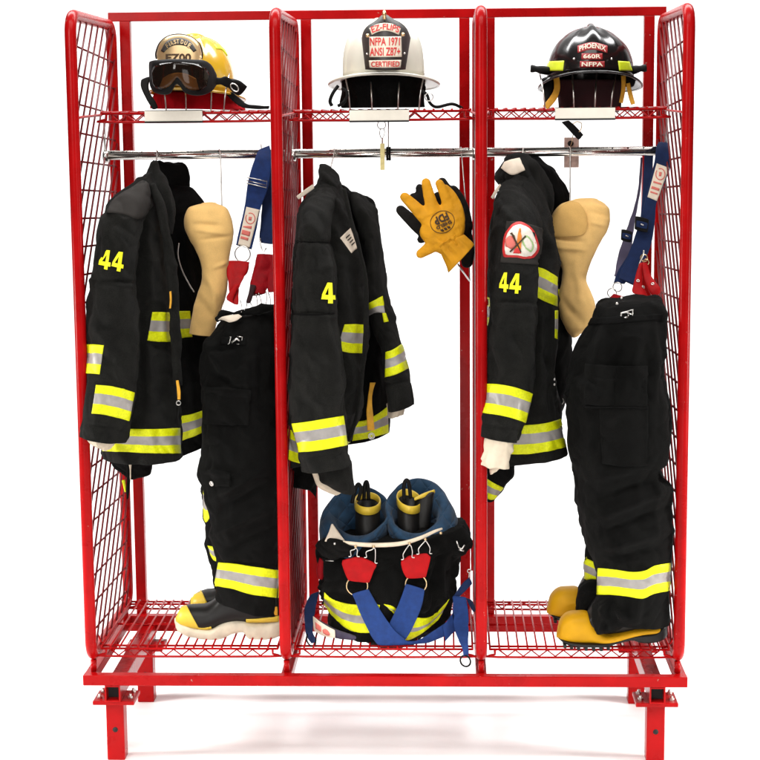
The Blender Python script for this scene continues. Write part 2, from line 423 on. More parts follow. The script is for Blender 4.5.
# ------------------------------------------------------------------- rack
BAY = .54; XS = [-1.5*BAY, -.5*BAY, .5*BAY, 1.5*BAY]
H = 1.7827; DEP = .5824; TR = .0158
FLOOR = -.2865
rack = thing('gear_rack', 'red three-bay steel locker rack with wire mesh sides, standing on four short legs', 'storage rack', Vector((0, .3, FLOOR)))

def arc_pts(cy, cz, r, a0, a1, n=7): return [(cy+r*math.cos(R(a0+(a1-a0)*k/n)), cz+r*math.sin(R(a0+(a1-a0)*k/n))) for k in range(n+1)]
for xi, x in enumerate(XS):
    rc = .05; z0 = TR; z1 = H-TR; y0 = 0; y1 = DEP
    pl = arc_pts(y0+rc, z0+rc, rc, 270, 180)+arc_pts(y0+rc, z1-rc, rc, 180, 90)+arc_pts(y1-rc, z1-rc, rc, 90, 0)+arc_pts(y1-rc, z0+rc, rc, 360, 270)
    b = MB(); b.tube([(x, y, z) for y, z in pl], TR, 20, True)
    fr = b.build('side_frame', M['red'], rack)
    # welded mesh
    b = MB(); ya, yb, za, zb = .010, DEP-.010, .028, H-.030
    sgn = 1 if x < 0 else -1
    xm = x+sgn*.004; z = 1.689+.0762; tl = math.tan(R(3))
    for k in range(-1, 24):
        zz = 1.689-.0762*k
        A = Vector((xm, ya, zz)); Bq = Vector((xm, yb, zz-tl*(yb-ya)))
        if za < Bq.z and A.z < zb: b.tube([A, Bq], .0029, 6)
    k = -8
    while za+k*.082 < zb:
        zs = za+k*.082; sl = 1.02
        p0 = (ya, zs); p1 = (yb, zs+sl*(yb-ya))
        if p0[1] < za: p0 = (ya+(za-zs)/sl, za)
        if p1[1] > zb: p1 = (ya+(zb-zs)/sl, zb)
        if p1[0]-p0[0] > .02: b.tube([(xm+sgn*.0052, p0[0], p0[1]), (xm+sgn*.0052, p1[0], p1[1])], .0029, 6)
        k += 1
    b.build('wire_mesh', M['wire'], fr)
    # mounting blocks under the loop
    for yy in (.03, DEP-.05):
        b = MB(); b.cyl((x, yy, -.0300), (x, yy, .003), .0085, 14); b.build('frame_stud', M['red'], rack)

ZB = -.0295; BH = .0296
base = MB()
base.box((-.8332, -.0135, ZB-BH), (.8332, .0165, ZB))
base.box((-.8332, DEP+.0, ZB-BH), (.8332, DEP+.03, ZB))
for x in (-.818, -.27, .27, .818): base.box((x-.0148, .0168, ZB-BH+.001), (x+.0148, DEP-.0003, ZB-.001))
base.build('base_frame', M['red'], rack, smooth=False)
for x in (-.752, .752):      # hollow foot rails
    b = MB(); z1 = ZB-BH-.0005; z0 = -.1062; w = .0215; t = .004
    b.box((x-w, -.012, z1-t), (x+w, DEP+.02, z1), .0008); b.box((x-w, -.012, z0), (x+w, DEP+.02, z0+t), .0008)
    b.box((x-w, -.0118, z0+t), (x-w+t, DEP+.0198, z1-t), 0); b.box((x+w-t, -.0118, z0+t), (x+w, DEP+.0198, z1-t), 0)
    fr = b.build('foot_rail', M['red'], rack, smooth=False)
    b = MB(); b.box((x-w+t, .02, z0+t), (x+w-t, DEP, z1-t), 0); b.build('hollow_shade', M['dark'], fr, smooth=False)  # black block standing in for the shade inside the hollow rail
    for yy in (.045, .545):
        xo = -.0015 if x < 0 else .0
        b = MB(); b.box((x-.025+xo, yy-.025, FLOOR), (x+.025+xo, yy+.025, -.1185), .003)
        lg = b.build('leg', M['red'], rack, smooth=False)
        b = MB(); b.cyl((x+xo, yy-.0256, -.197), (x+xo, yy-.0251, -.197), .0075, 20); b.build('bolt_hole', M['dark'], lg)
        b = MB(); b.box((x-.058, yy-.05, -.118), (x+.058, yy+.05, -.1066), .002); pt = b.build('leg_plate', M['red'], lg, smooth=False)
        for dx in (-.043, .043):
            for dy in (-.022, .03):
                b = MB(); b.tube([(x+dx, yy+dy, -.1067), (x+dx, yy+dy, -.100)], .0075, 6); b.cyl((x+dx, yy+dy, -.1), (x+dx, yy+dy, -.094), .004, 10); b.build('bolt', M['steel'], pt, smooth=False)

YB = .6285; ZR = 1.8067
b = MB(); b.box((-.8246, YB-.0155, ZR-.0262), (.8246, YB+.0155, ZR)); b.build('top_rail', M['red'], rack, smooth=False)
for px in (125, 283, 306, 464.4, 489.6, 649.3):
    x = P(px, 45, YB-.0155).x
    b = MB(); b.box((x-.0155, YB-.0155, -.059), (x+.0155, YB+.0155, ZR-.0263)); b.build('back_post', M['red'], rack, smooth=False)
b = MB(); b.box((-.8246, YB-.0153, -.088), (.8246, YB+.0153, -.0592)); b.build('bottom_rail', M['red'], rack, smooth=False)

def rods(xa, xb, y0, y1, zt, zl, npitch):
    """grid shelf of welded wire with a zigzag truss along its front edge"""
    b = MB(); r = .0032
    for y in (y0, y0+.028, (y0+y1)/2, y1-.028, y1): b.tube([(xa, y, zt-.005), (xb, y, zt-.005)], r*1.1, 6)
    n = int((xb-xa)/npitch)
    for k in range(n+1):
        x = xa+(xb-xa)*k/n
        b.tube([(x, y0-.002, zt-.006), (x, y0, zt), (x, y1, zt), (x, y1+.002, zt-.006)], r*.85, 6)
    for y in (y0, y1):
        lo = zl; e = .014
        b.tube(smooth_pts([Vector(v) for v in ((xa+e, y, zt-.006), (xa+e, y, lo+.008), (xa+e+.008, y, lo), (xb-e-.008, y, lo), (xb-e, y, lo+.008), (xb-e, y, zt-.006))], 3), r*1.1, 6)
        m = max(3, int(round((xb-xa-.05)/.046))); zz = []
        for k in range(2*m+1): zz.append((xa+.026+(xb-xa-.052)*k/(2*m), y+.003, lo+.0015 if k % 2 else zt-.008))
        b.tube(zz, r*.8, 6)
    return b
for i in range(3):
    xa = XS[i]+.024; xb = XS[i+1]-.024
    b = rods(xa, xb, .022, .505, .0425, .0155, .0255)
    for x in (xa, xb): b.tube([(x, .022, .037), (x, .505, .037)], .003, 6)
    for x, s in ((xa, -1), (xb, 1)):
        for y in (.08, .45): b.tube([(x, y, .037), (x+s*.010, y, .037), (x+s*.020, y, .060)], .0028, 6)
    b.build('boot_shelf', M['red'], rack)
    # helmet shelf
    b = rods(xa, xb, .268, .565, 1.5135, 1.4855, .0255)
    for x, s in ((xa, -1), (xb, 1)):
        b.tube([(x, .268, 1.508), (x, .565, 1.508)], .003, 6); b.tube([(x, .268, 1.487), (x, .565, 1.487)], .003, 6)
        b.tube(smooth_pts([Vector((x, .27, 1.506)), Vector((x+s*.004, .16, 1.503)), Vector((x+s*.012, .05, 1.500)), Vector((x+s*.016, .018, 1.497))], 3), .0036, 6)
    sh = b.build('helmet_shelf', M['red'], rack)
    xl, xr, yt, yb = ((145, 202.5, 110.5, 121.5), (349.5, 409, 109.8, 120.8), (555, 615.2, 107.6, 118.8))[i]
    a = P(xl, yb, .262); c = P(xr, yt, .262)
    b = MB(); b.box((a.x, .257, a.z), (c.x, .2605, c.z), .0008); lh = b.build('label_strip', M['paper'], sh, smooth=False)
    b = MB(); b.box((a.x, .2607, a.z-.004), (c.x, .2645, c.z+.002), .0008); b.box((a.x, .2545, a.z-.0045), (c.x, .2606, a.z-.0003), .0006); b.build('label_channel', M['dark'], lh, smooth=False)
    # slotted chrome hanging rail
    zc = 1.3865; yc = .39
    xra = XS[i]+.006 if i else XS[0]+.004; xrb = XS[i+1]-.006
    b = MB(); b.tube([(xra, yc, zc), (xrb, yc, zc)], .0085, 16)
    b.box((xra, yc-.003, zc+.0075), (xrb, yc+.003, zc+.0175), .001)
    hr = b.build('hanging_rail', M['chrome'], rack)
    n = 12
    for k in range(n):
        x = xra+(xrb-xra)*(k+.5)/n; b = MB(); b.tube([(x, yc-.0036, zc+.0135), (x, yc-.0031, zc+.0135)], .0022, 8); b.build('slot', M['dark'], hr)
    for x, s in ((XS[i]+.003, 1), (XS[i+1]-.003, -1)):
        b = MB(); b.cyl((x, yc, zc), (x+s*.014, yc, zc), .0165, 18); b.tube([(x+s*.004, yc, zc+.01), (x+s*.004, yc, 1.487)], .003, 8); b.build('rail_clip', M['steel'], hr)
    # chrome hanger struts from shelf to rail
    cx = (XS[i]+XS[i+1])/2
    # helmet support: four bright wires curving up from the shelf
    hx = ((166, 186, 211, 224), (350, 372, 398, 419), (545, 574, 595, 611))[i]
    hm = MB()
    for q, px in enumerate(hx):
        lean = (q-1.5)*-3.5
        p0 = P(px-0, 108, .295); p1 = P(px-lean*.35, 90, .297); p2 = P(px-lean, 74, .36)
        hm.tube(smooth_pts([p0+Vector((0, 0, -.012)), p0, p1, p2], 4), .0022, 8)
    hm.tube([P(hx[0]-8, 108, .295)+Vector((0, 0, -.010)), P(hx[3]+8, 108, .295)+Vector((0, 0, -.010))], .0022, 8)
    hm.build('helmet_support', M['steel'], rack)

# ------------------------------------------------------------------ studio
def gplane():
    V = []; F = []; prof = []
    y1 = 2.6; r = 1.2
    prof.append((-9, FLOOR)); 
    for k in range(8): prof.append((-9+(y1+9)*(k+1)/8, FLOOR))
    for k in range(1, 17): a = R(90*k/16); prof.append((y1+r*math.sin(a), FLOOR+r*(1-math.cos(a))))
    prof.append((y1+r, 5.5))
    for y, z in prof: V += [(-4.2, y, z), (4.2, y, z)]
    F = [(2*i, 2*i+1, 2*i+3, 2*i+2) for i in range(len(prof)-1)]
    o = obj('ground', V, F, mat('white_studio_paper', (.93, .93, .93), .9, namt=.01, nscale=3, spec=.1)); o['kind'] = 'structure'
gplane()
w = bpy.data.worlds.new('World'); sc.world = w; w.use_nodes = True
bgn = w.node_tree.nodes['Background']; bgn.inputs[0].default_value = (1, .98, .95, 1); bgn.inputs[1].default_value = .04
def area(name, loc, aim, sx, sy, pw, col=(1, .97, .93)):
    l = bpy.data.lights.new(name, 'AREA'); l.shape = 'RECTANGLE'; l.size = sx; l.size_y = sy; l.energy = pw; l.color = col
    o = bpy.data.objects.new(name, l); COL.objects.link(o); o.location = loc
    o.rotation_euler = (Vector(aim)-Vector(loc)).to_track_quat('-Z', 'Y').to_euler(); return o
area('overhead_softbox', (0, -1.7, 3.5), (0, -.2, 0), 3.2, 1.6, 70)
area('key_softbox', (-1.7, -3.1, 2.5), (0.1, 0, .7), 1.0, 1.0, 56)
area('fill_softbox', (2.3, -3.6, 1.6), (0, 0, .6), 1.2, 1.2, 20)
area('backdrop_fill', (0, 1.35, 3.9), (0, 1.5, -.2), 5.0, .9, 270, (1, 1, 1))  # added unseen light that burns floor and backdrop out to white
area('backdrop_fill', (0, -1.6, 4.6), (0, 3.8, 1.4), 4.0, .6, 62, (1, 1, 1))  # second added light, whitens the backdrop wall
for sx_ in (-1, 1):
    o_ = area('floor_fill', (sx_*2.7, -.35, .75), (0, .0, FLOOR), .5, .5, 14); o_.data.spread = R(75)  # added unseen side lights that wash out the rack's floor shadow
o_ = area('floor_fill', (0, -2.6, .30), (0, .3, FLOOR), 1.6, .3, 4); o_.data.spread = R(50)  # added low front light, thins the shadow under the rack
sc.view_settings.view_transform = 'Standard'; sc.view_settings.look = 'None'; sc.view_settings.exposure = 0; sc.view_settings.gamma = 1
sc.render.engine = 'CYCLES'; sc.cycles.use_denoising = True; sc.cycles.max_bounces = 8
# ------------------------------------------------------------------ helmets
def HM(px, py, Y, tilt, yaw, roll=0):
    return Matrix.Translation(P(px, py, Y)) @ Matrix.Rotation(R(yaw), 4, 'Z') @ Matrix.Rotation(R(tilt), 4, 'X') @ Matrix.Rotation(R(roll), 4, 'Y')
def dome(name, m, parent, Mx, a, b, h, p=2.25, crest=None, n=96, k=36, th=.006):
    V = []; F = []
    for sh in (0, 1):
        aa, bb, hh = a-th*sh, b-th*sh, h-th*sh
        for j in range(k):
            t = j/k*math.pi/2; r = max(0, math.cos(t))**(2/p); z = hh*math.sin(t)**(2/p)
            for i in range(n):
                th_ = 2*math.pi*i/n; e = crest(th_, j/k) if (crest and not sh) else 0
                d = Vector((math.cos(th_), math.sin(th_), 0))
                V.append(Mx @ Vector((aa*r*d.x+e*d.x*math.cos(t), bb*r*d.y+e*d.y*math.cos(t), z+e*math.sin(t)+e*.4)))
        V.append(Mx @ Vector((0, 0, hh+(crest(0, 1) if crest and not sh else 0))))
    s = n*k+1
    for sh in (0, 1):
        o = sh*s
        for j in range(k-1):
            for i in range(n):
                f = (o+j*n+i, o+j*n+(i+1) % n, o+(j+1)*n+(i+1) % n, o+(j+1)*n+i); F.append(f if not sh else f[::-1])
        for i in range(n):
            f = (o+(k-1)*n+i, o+(k-1)*n+(i+1) % n, o+n*k); F.append(f if not sh else f[::-1])
    for i in range(n): F.append((i, s+i, s+(i+1) % n, (i+1) % n))
    return fixn(obj(name, V, F, m, parent))
def brim(name, m, parent, Mx, a, b, wf, ws, wb, droop=.02, th=.004, n=96, k=8, sd=.0, roll=.0035):
    V = []; F = []
    def pt(th_, q):
        c, s = math.cos(th_), math.sin(th_)
        wd = ws+(wb-ws)*max(0, s)**2+(wf-ws)*max(0, -s)**2
        z = -droop*max(0, q)**1.4*(1 if s < 0 else 1+.5*s)-sd*abs(c)**3*q
        return Vector(((a+wd*q)*c, (b+wd*q)*s, z))
    for sh in (0, 1):
        for j in range(k+1):
            for i in range(n): V.append(Mx @ (pt(2*math.pi*i/n, -.06+1.06*j/k)-Vector((0, 0, th*sh))))
    s = n*(k+1)
    for sh in (0, 1):
        for j in range(k):
            for i in range(n):
                f = (sh*s+j*n+i, sh*s+j*n+(i+1) % n, sh*s+(j+1)*n+(i+1) % n, sh*s+(j+1)*n+i); F.append(f if not sh else f[::-1])
    for j in (0, k):
        for i in range(n): F.append((j*n+i, j*n+(i+1) % n, s+j*n+(i+1) % n, s+j*n+i))
    o = fixn(obj(name, V, F, m, parent))
    bt = MB(); bt.tube([Mx @ (pt(2*math.pi*i/n, 1.0)-Vector((0, 0, th/2))) for i in range(n)], roll, 8, True); bt.build('brim_edge', m, o)
    return o
GH = 'fire helmets on the top shelf'
SHZ = 1.5135
# --- black helmet, right bay
hb = thing('fire_helmet', 'black fire helmet with pointed crest and red name panel on the right shelf', 'helmet', Vector((P(590, 100, .4).x, .4, SHZ)), GH)
Mx = HM(590, 78.5, .40, -8, 0)
def cr3(t, v):
    fr = math.cos(t+math.pi/2)      # 1 toward the front
    side = abs(((t+math.pi/2+math.pi) % (2*math.pi))-math.pi)
    w = .10+.5*(1-v)**1.3*0
    g = math.exp(-(side/.24)**2)*max(0, math.sin(math.pi*min(1, v*1.02)))**.7*.010
    sm = 0
    for q in (.62, 1.35, 2.1): sm += .0012*math.exp(-((side-q)/.09)**2)*max(0, math.sin(math.pi*v))**.5
    top = .008*max(0, v-.6)/.4
    return g+sm+top
sh3 = dome('shell', M['bhelm'], hb, Mx, .123, .148, .134, 2.35, cr3)
brim('brim', M['bhelm'], hb, Mx, .121, .146, .022, .024, .060, .006, sd=.016)
b = MB(); cpt = Mx @ Vector((0, -.012, .140))
b.tube(smooth_pts([Mx @ Vector((0, -.085, .117)), Mx @ Vector((0, -.05, .136)), Mx @ Vector((0, .0, .143)), Mx @ Vector((0, .06, .135)), Mx @ Vector((0, .12, .085))], 5), [.001+.010*max(0, math.sin(math.pi*k/20))**.6 for k in range(21)], 12); b.build('crest', M['bhelm'], hb)
def panel3(xc, w, y0, y1, s, arc, fn):
    top = [(xc-w+fn, y0), (xc, y0-arc), (xc+w-fn, y0)]; bot = [(xc-w, y1), (xc, y1-arc), (xc+w, y1)]
    pl = decal('name_panel', sh3, top, bot, M['redpl'], hb, off=.0014)
    text('lettering', s, sh3, [(xc-w+2+fn, y0+1), (xc+w-2-fn, y0+1), (xc+w-2, y1-1), (xc-w+2, y1-1)], M['whitetx'], pl, off=.0026, bold=.02, arc=arc)
panel3(592.5, 14.8, 46.0, 53.0, 'PHOENIX', 3.5, 0); panel3(592, 10.5, 53.4, 59.5, '660R', 0, .3); panel3(592.3, 12.4, 61.2, 67.4, 'NFPA', 0, .3)
for x in (574, 611.5): b = MB(); b.ball(P(x, 59, .258), .0035); b.build('rivet', M['steel'], hb)
decal('corner_patch', sh3, [(548.2, 61.5), (564.2, 60.8)], [(546.6, 71), (563, 70.8)], M['grassy'], hb, off=.002)
decal('corner_patch', sh3, [(618, 61), (629, 61.8)], [(619.2, 70.6), (632, 71)], M['grassy'], hb, off=.002)
for s, q in ((-1, [(549, 71, .36), (541, 69.8, .35), (536, 69, .35), (530.5, 68.6, .35)]), (1, [(629, 71, .36), (636, 69.5, .35), (641, 68.5, .35), (646.5, 68, .35)])):
    b = MB(); w4 = smooth_pts([P(*t) for t in q], 3); b.tube(w4, [.011, .012, .012, .0115, .0105, .009, .0085, .010, .011, .0095][:len(w4)], 14); b.build('side_lamp', M['bplas'], hb)
lf = loft('neck_flap', [(556, 80, 620, 80, .50, .05), (557, 92, 621, 92, .50, .05), (558, 108, 620, 108, .50, .05)], M['maroon'], hb, caps=('flat', 'flat'), fold=.003, p=2.6)
for q in ([(553, 76, 559, 76, .36, .004), (554, 88, 560, 88, .35, .004), (550, 97, 556.5, 99, .34, .004), (543, 106, 548, 109, .33, .004)], [(621, 76, 626, 76, .36, .004), (621, 90, 625.5, 90, .355, .004), (619, 102, 623, 103, .35, .004)], [(626, 84, 630, 83, .35, .004), (628, 95, 632.5, 94, .34, .004), (631, 104.5, 635, 103.5, .33, .004)]):
    loft('chin_strap', q, M['ystrap'], hb, n=20, p=4, fold=.001, fine=0, caps=('flat', 'flat'))
loft('ear_pad', [(541, 80, 555, 78, .38, .012), (543, 92, 555, 90, .37, .014), (543, 100, 551, 104, .36, .008)], M['bplas'], hb, fold=.003)
loft('ear_pad', [(622, 76, 636, 79, .38, .012), (624, 85, 634, 85, .38, .012)], M['bplas'], hb, fold=.003)
# --- white helmet, middle bay
hw = thing('fire_helmet', 'white fire helmet with black leather front shield and brass finial on the middle shelf', 'helmet', Vector((P(384, 100, .4).x, .4, SHZ)), GH)
Mx = HM(384, 79, .40, -6, 0)
def cr2(t, v):
    g = 0
    for q in range(8):
        d = ((t-math.pi/8-q*math.pi/4+math.pi) % (2*math.pi))-math.pi
        g += .010*math.exp(-(d/.05)**2)*max(0, math.sin(math.pi*min(1, .12+v*.86)))**.4
    return g
sh2 = dome('shell', M['whelm'], hw, Mx, .1165, .145, .160, 2.5, cr2)
brim('brim', M['whelm'], hw, Mx, .114, .143, .026, .042, .085, .004, sd=.010, roll=.0042)
sp = plate('front_shield', [(361.5, 38), (363.5, 31), (368, 25.4), (375.5, 20.6), (384.2, 14), (392.6, 18.6), (400, 22), (407, 28.6), (410.6, 38)], [(365.3, 69.5), (370, 69.8), (375, 70), (380, 70.1), (385, 70.2), (390, 70.1), (396, 70), (401, 69.8), (405.6, 69.5)], lambda u, t: .150+.06*(1-t)**1.6+.05*(2*u-1)**2, .006, M['leath'], hw)
V, F = GEO[sp.name]
# waist of the shield is pulled in by trimming panel
for nm, top, bot, s, tq, arc in (
    ('name_panel', [(369.5, 28.5), (377, 24.5), (385, 23.2), (393, 24.5), (400.5, 28.8)], [(372, 34.8), (378, 32), (385, 30.8), (392, 32), (398.6, 34.8)], 'EZ-FLIPS', [(371, 27.6), (400, 27.6), (397.6, 33.6), (373, 33.6)], 3.6),
    ('name_panel', [(369.6, 37), (401, 36.6)], [(369.8, 57.2), (401.5, 57)], None, None, 0),
    ('name_panel', [(369.2, 60.5), (401, 60)], [(370, 67.8), (400.2, 67.6)], 'CERTIFIED', [(371.8, 61.6), (399, 61.2), (398.6, 66.8), (372, 67)], 0)):
    pl = decal(nm, sp, top, bot, M['cream'], hw, off=.0015, Y=.2)
    if s: text('lettering', s, sp, tq, M['redtx'], pl, off=.003, bold=.02, arc=arc)
    else:
        text('lettering', 'NFPA 1971', sp, [(370.6, 37.8), (399.2, 37.6), (399.2, 46), (370.6, 46.2)], M['redtx'], pl, off=.003, bold=.02)
        text('lettering', 'ANSI Z87+', sp, [(370.6, 48), (399.6, 47.6), (399.6, 56), (370.6, 56.2)], M['redtx'], pl, off=.003, bold=.02)
for x, y in ((367.6, 35.6), (403, 34.6)): b = MB(); b.ball(P(x, y, .19), .0055); b.build('rivet', M['gold'], hw)
for x, y in ((367, 54), (404.5, 53.4)): b = MB(); b.ball(P(x, y, .166), .003); b.build('rivet', M['steel'], hw)
b = MB(); b.tube(smooth_pts([P(384.3, 10.5, .19), P(384.3, 14, .186), P(384.5, 18.5, .192)], 4), [.002, .0035, .0045, .0055, .006, .0055, .005, .005, .005], 12); b.tube([P(384.4, 16, .20), P(384.4, 14, .28), P(384.4, 16.5, .36)], .004, 10); b.build('finial', M['gold'], hw)
loft('ear_flap', [(342, 77, 427, 77, .42, .10), (342, 86, 425, 86, .42, .10), (342, 97, 424, 97, .42, .10), (343, 107.5, 424, 107, .42, .10)], M['black2'], hw, caps=('flat', 'flat'), fold=.006, fk=(26, 26, 4))
wire('chin_strap', [(338, 86, .31), (333, 93, .30), (330, 101, .30), (332, 106, .30)], .005, M['bplas'], hw)
wire('chin_strap', [(342, 88, .29), (347, 92, .285), (345, 101, .285), (338, 106, .29)], .0045, M['bplas'], hw)
wire('chin_strap', [(421, 90, .30), (427, 95, .29), (430, 103, .29), (437, 107, .30), (452, 104, .31), (462, 108, .33)], .0045, M['bplas'], hw)
b = MB(); b.torus(P(429, 97, .285), .011, .0016, n=20); b.build('strap_ring', M['steel'], hw)
# --- yellow helmet, left bay
hy = thing('fire_helmet', 'yellow fire helmet wearing black goggles over a round gold badge, on the left shelf', 'helmet', Vector((P(195, 100, .4).x, .4, SHZ)), GH)
Mx = HM(195, 92, .40, -6, -24)
def cr1(t, v):
    side = abs(((t+math.pi/2+math.pi) % (2*math.pi))-math.pi); side = min(side, math.pi-side)
    g = .007*math.exp(-(side/.2)**2)*max(0, math.sin(math.pi*min(1, .2+v*.78)))**.5
    return g+.004*math.exp(-((side-.8)/.1)**2)*max(0, math.sin(math.pi*v))**.5
sh1 = dome('shell', M['yhelm'], hy, Mx, .108, .130, .158, 2.3, cr1)
brim('brim', M['yhelm'], hy, Mx, .106, .128, .016, .016, .055, .006, roll=.003)
b = MB(); b.tube(smooth_pts([Mx @ Vector((0, -.07, .130)), Mx @ Vector((0, -.03, .151)), Mx @ Vector((0, .03, .153)), Mx @ Vector((0, .09, .125))], 6), [.004+.008*max(0, math.sin(math.pi*k/18))**.5 for k in range(19)], 14); b.build('crest', M['yhelm'], hy)
decal('corner_patch', sh1, [(214, 45), (220, 44), (225.5, 48)], [(216, 49), (222, 50), (227, 56)], M['grassy'], hy, off=.002)
bd = plate('badge', [(156.4, 54), (160, 43), (168, 36.5), (179, 34.6), (190, 36.8), (198.5, 43), (201.8, 53)], [(157.5, 60), (163, 74), (170, 82), (179, 86), (188, 84), (196, 75), (201.5, 58)], lambda u, t: .250-.02*(1-(2*u-1)**2)-.03*t, .006, M['goldp'], hy, bulge=.012)
b = MB(); b.tube(smooth_pts([P(x, y, e) for x, y, e in ((156.6, 59, .262), (156, 53, .262), (160, 43, .252), (168, 36.5, .243), (179, 34.4, .240), (190, 36.8, .243), (198.5, 43, .252), (202, 52, .262), (201.6, 59, .262))], 5), .0028, 8); b.build('badge_rim', M['leath'], bd)
bp_ = decal('name_panel', bd, [(161, 51), (166, 42.5), (174, 38.6), (183, 38.6), (191, 42.5), (196.3, 50.5)], [(164, 52.5), (169, 47.6), (175, 45.2), (182, 45.2), (189, 47.6), (193.5, 52.2)], M['leath'], hy, off=.0015)
for ch, x, y, an in zip('FIRST DUE', (167.8, 169.9, 172.3, 175.2, 178, 0, 182.2, 185.7, 189.2), (46.2, 44.6, 43.4, 42.4, 42, 0, 42.3, 43.6, 45.8), (-32, -26, -20, -12, -4, 0, 10, 20, 30)):
    if ch == ' ': continue
    c_, s_ = math.cos(R(an)), math.sin(R(an)); hw_ = .5 if ch == 'I' else 1.25; hh_ = 2.1
    q = [(x+dx*c_-dy*s_, y+dx*s_+dy*c_) for dx, dy in ((-hw_, -hh_), (hw_, -hh_), (hw_, hh_), (-hw_, hh_))]
    text('lettering', ch, bd, q, M['goldp'], bp_, off=.003, bold=.02)
text('lettering', 'EZ00', bd, [(166, 54), (191, 53.6), (191, 61.5), (166, 61.5)], M['print_'], bd, off=.002, bold=.03)
gf = loft('goggles', [(149.4, 62, 150, 86, .262, .010), (152.5, 60.5, 153.5, 92, .225, .018), (160, 59.6, 161, 94.5, .195, .020), (170, 59.0, 170, 93.5, .182, .020), (177, 58.8, 177, 84, .178, .020), (184, 59, 185, 93, .182, .020), (194, 59.5, 195, 95.6, .195, .020), (204, 60.5, 205.5, 94.5, .218, .020), (211, 64.5, 212, 91, .248, .017), (216, 73, 216, 86, .276, .010)], M['bplas'], hy, p=3, fold=.0008, fine=.0004, n=48, step=.004)
decal('lens', gf, [(152.5, 72), (155, 66.5), (162, 63.8), (177, 62.6), (192, 63.6), (203, 66.5), (208.5, 74)], [(153.5, 84), (158, 88.5), (166, 88), (173, 82), (177, 77.5), (181, 81), (188, 89), (198, 90.5), (206, 86)], M['lens'], gf, off=.0030, nu=40)
decal('badge_through_lens', gf, [(163, 78), (170, 74), (178, 72.6), (187, 74), (196, 78.6)], [(159.4, 87.4), (166, 88), (173.4, 81.8), (177, 77.2), (181, 81), (188, 89), (199, 90)], M['goldp'], gf, off=.0010)  # gold decal added on the frame: the badge as seen through the lens
loft('goggle_strap', [(211, 75, 213, 87, .272, .006), (219, 76.5, 220, 85.5, .285, .009), (226, 76, 225, 87.5, .295, .010), (233, 79, 231, 90, .31, .010), (241, 82, 237, 94, .325, .008), (246.5, 87, 240, 95, .335, .004)], M['bplas'], hy, p=3, fold=.004, fine=.002)
b = MB(); b.torus(P(234.5, 87.5, .292), .0135, .0018, n=20, sx=.6); b.build('strap_buckle', M['steel'], hy)
loft('goggle_strap', [(141, 80, 151, 77, .275, .006), (140.5, 86, 149, 85, .27, .007), (144, 95, 150.5, 93, .265, .007), (148.5, 103, 155.5, 101, .26, .007), (152, 109, 158, 107, .262, .006)], M['bplas'], hy, p=3.4, fold=.002)
loft('neck_flap', [(156, 93, 236, 92, .43, .085), (154.5, 100, 238, 100, .43, .088), (154, 108.5, 246, 109, .43, .09)], M['rflap'], hy, caps=('flat', 'flat'), fold=.005, fk=(24, 24, 5))
loft('chin_strap', [(226, 95, 233, 92, .345, .004), (234, 102, 240, 98.5, .34, .004), (243, 107.5, 247, 104, .335, .004), (257, 109, 259, 105.5, .335, .004), (268, 109, 269, 105.8, .34, .004)], M['bplas'], hy, p=3.4, fold=.002)

# -------------------------------------------------------------- hangers
GHG = 'wire hooks on the hanging rail'
def hanger(px, ptop, x2, y2, Y, label, wx=0, cat='hanger'):
    t = thing('coat_hanger', label, cat, P(px, ptop, .39), GHG)
    b = MB(); c = P(px, ptop, .39); rz = .0098
    pts = [c+Vector((0, .012, -.018))]+[Vector((c.x+.001*k, .39-.0118*math.cos(R(20+32*k))*-1, 1.3865+.004+.0145*math.sin(R(20+32*k)))) for k in range(5)]
    pts += [P((px*.7+x2*.3)+1.0, 158, .376), P(x2, y2, Y)]
    b.tube(smooth_pts(pts, 4), .0021, 8); b.build('hook', M['steel'], t)
    if wx:
        b = MB(); a = P(x2, y2, Y); b.tube(smooth_pts([a+Vector((-.004, -.05, -.10)), a+Vector((-.002, -.03, -.06)), a+Vector((0, .03, 0)), a+Vector((0, .06, -.06)), a+Vector((0, .08, -.10))], 4), .004, 8); b.build('shoulder_bar', M['steel'], t)
    return t
hanger(156, 148.5, 155, 168, .36, 'steel coat hanger hook holding the coat of the left bay', 1)
hanger(333, 148.5, 330, 169.5, .36, 'steel coat hanger hook holding the coat of the middle bay', 1)
hanger(521.5, 149.5, 519, 159.5, .36, 'steel coat hanger hook holding the coat of the right bay', 1)
hanger(218.5, 150.5, 222, 215, .352, 'long straight wire hook carrying the tan hood of the left bay')
hanger(569, 150, 570, 212, .352, 'long straight wire hook carrying the tan hood of the right bay')

# ---------------------------------------------------------------- coats
GC = 'turnout coats hanging in the rack'
GHD = 'tan hoods hanging on wire hooks'
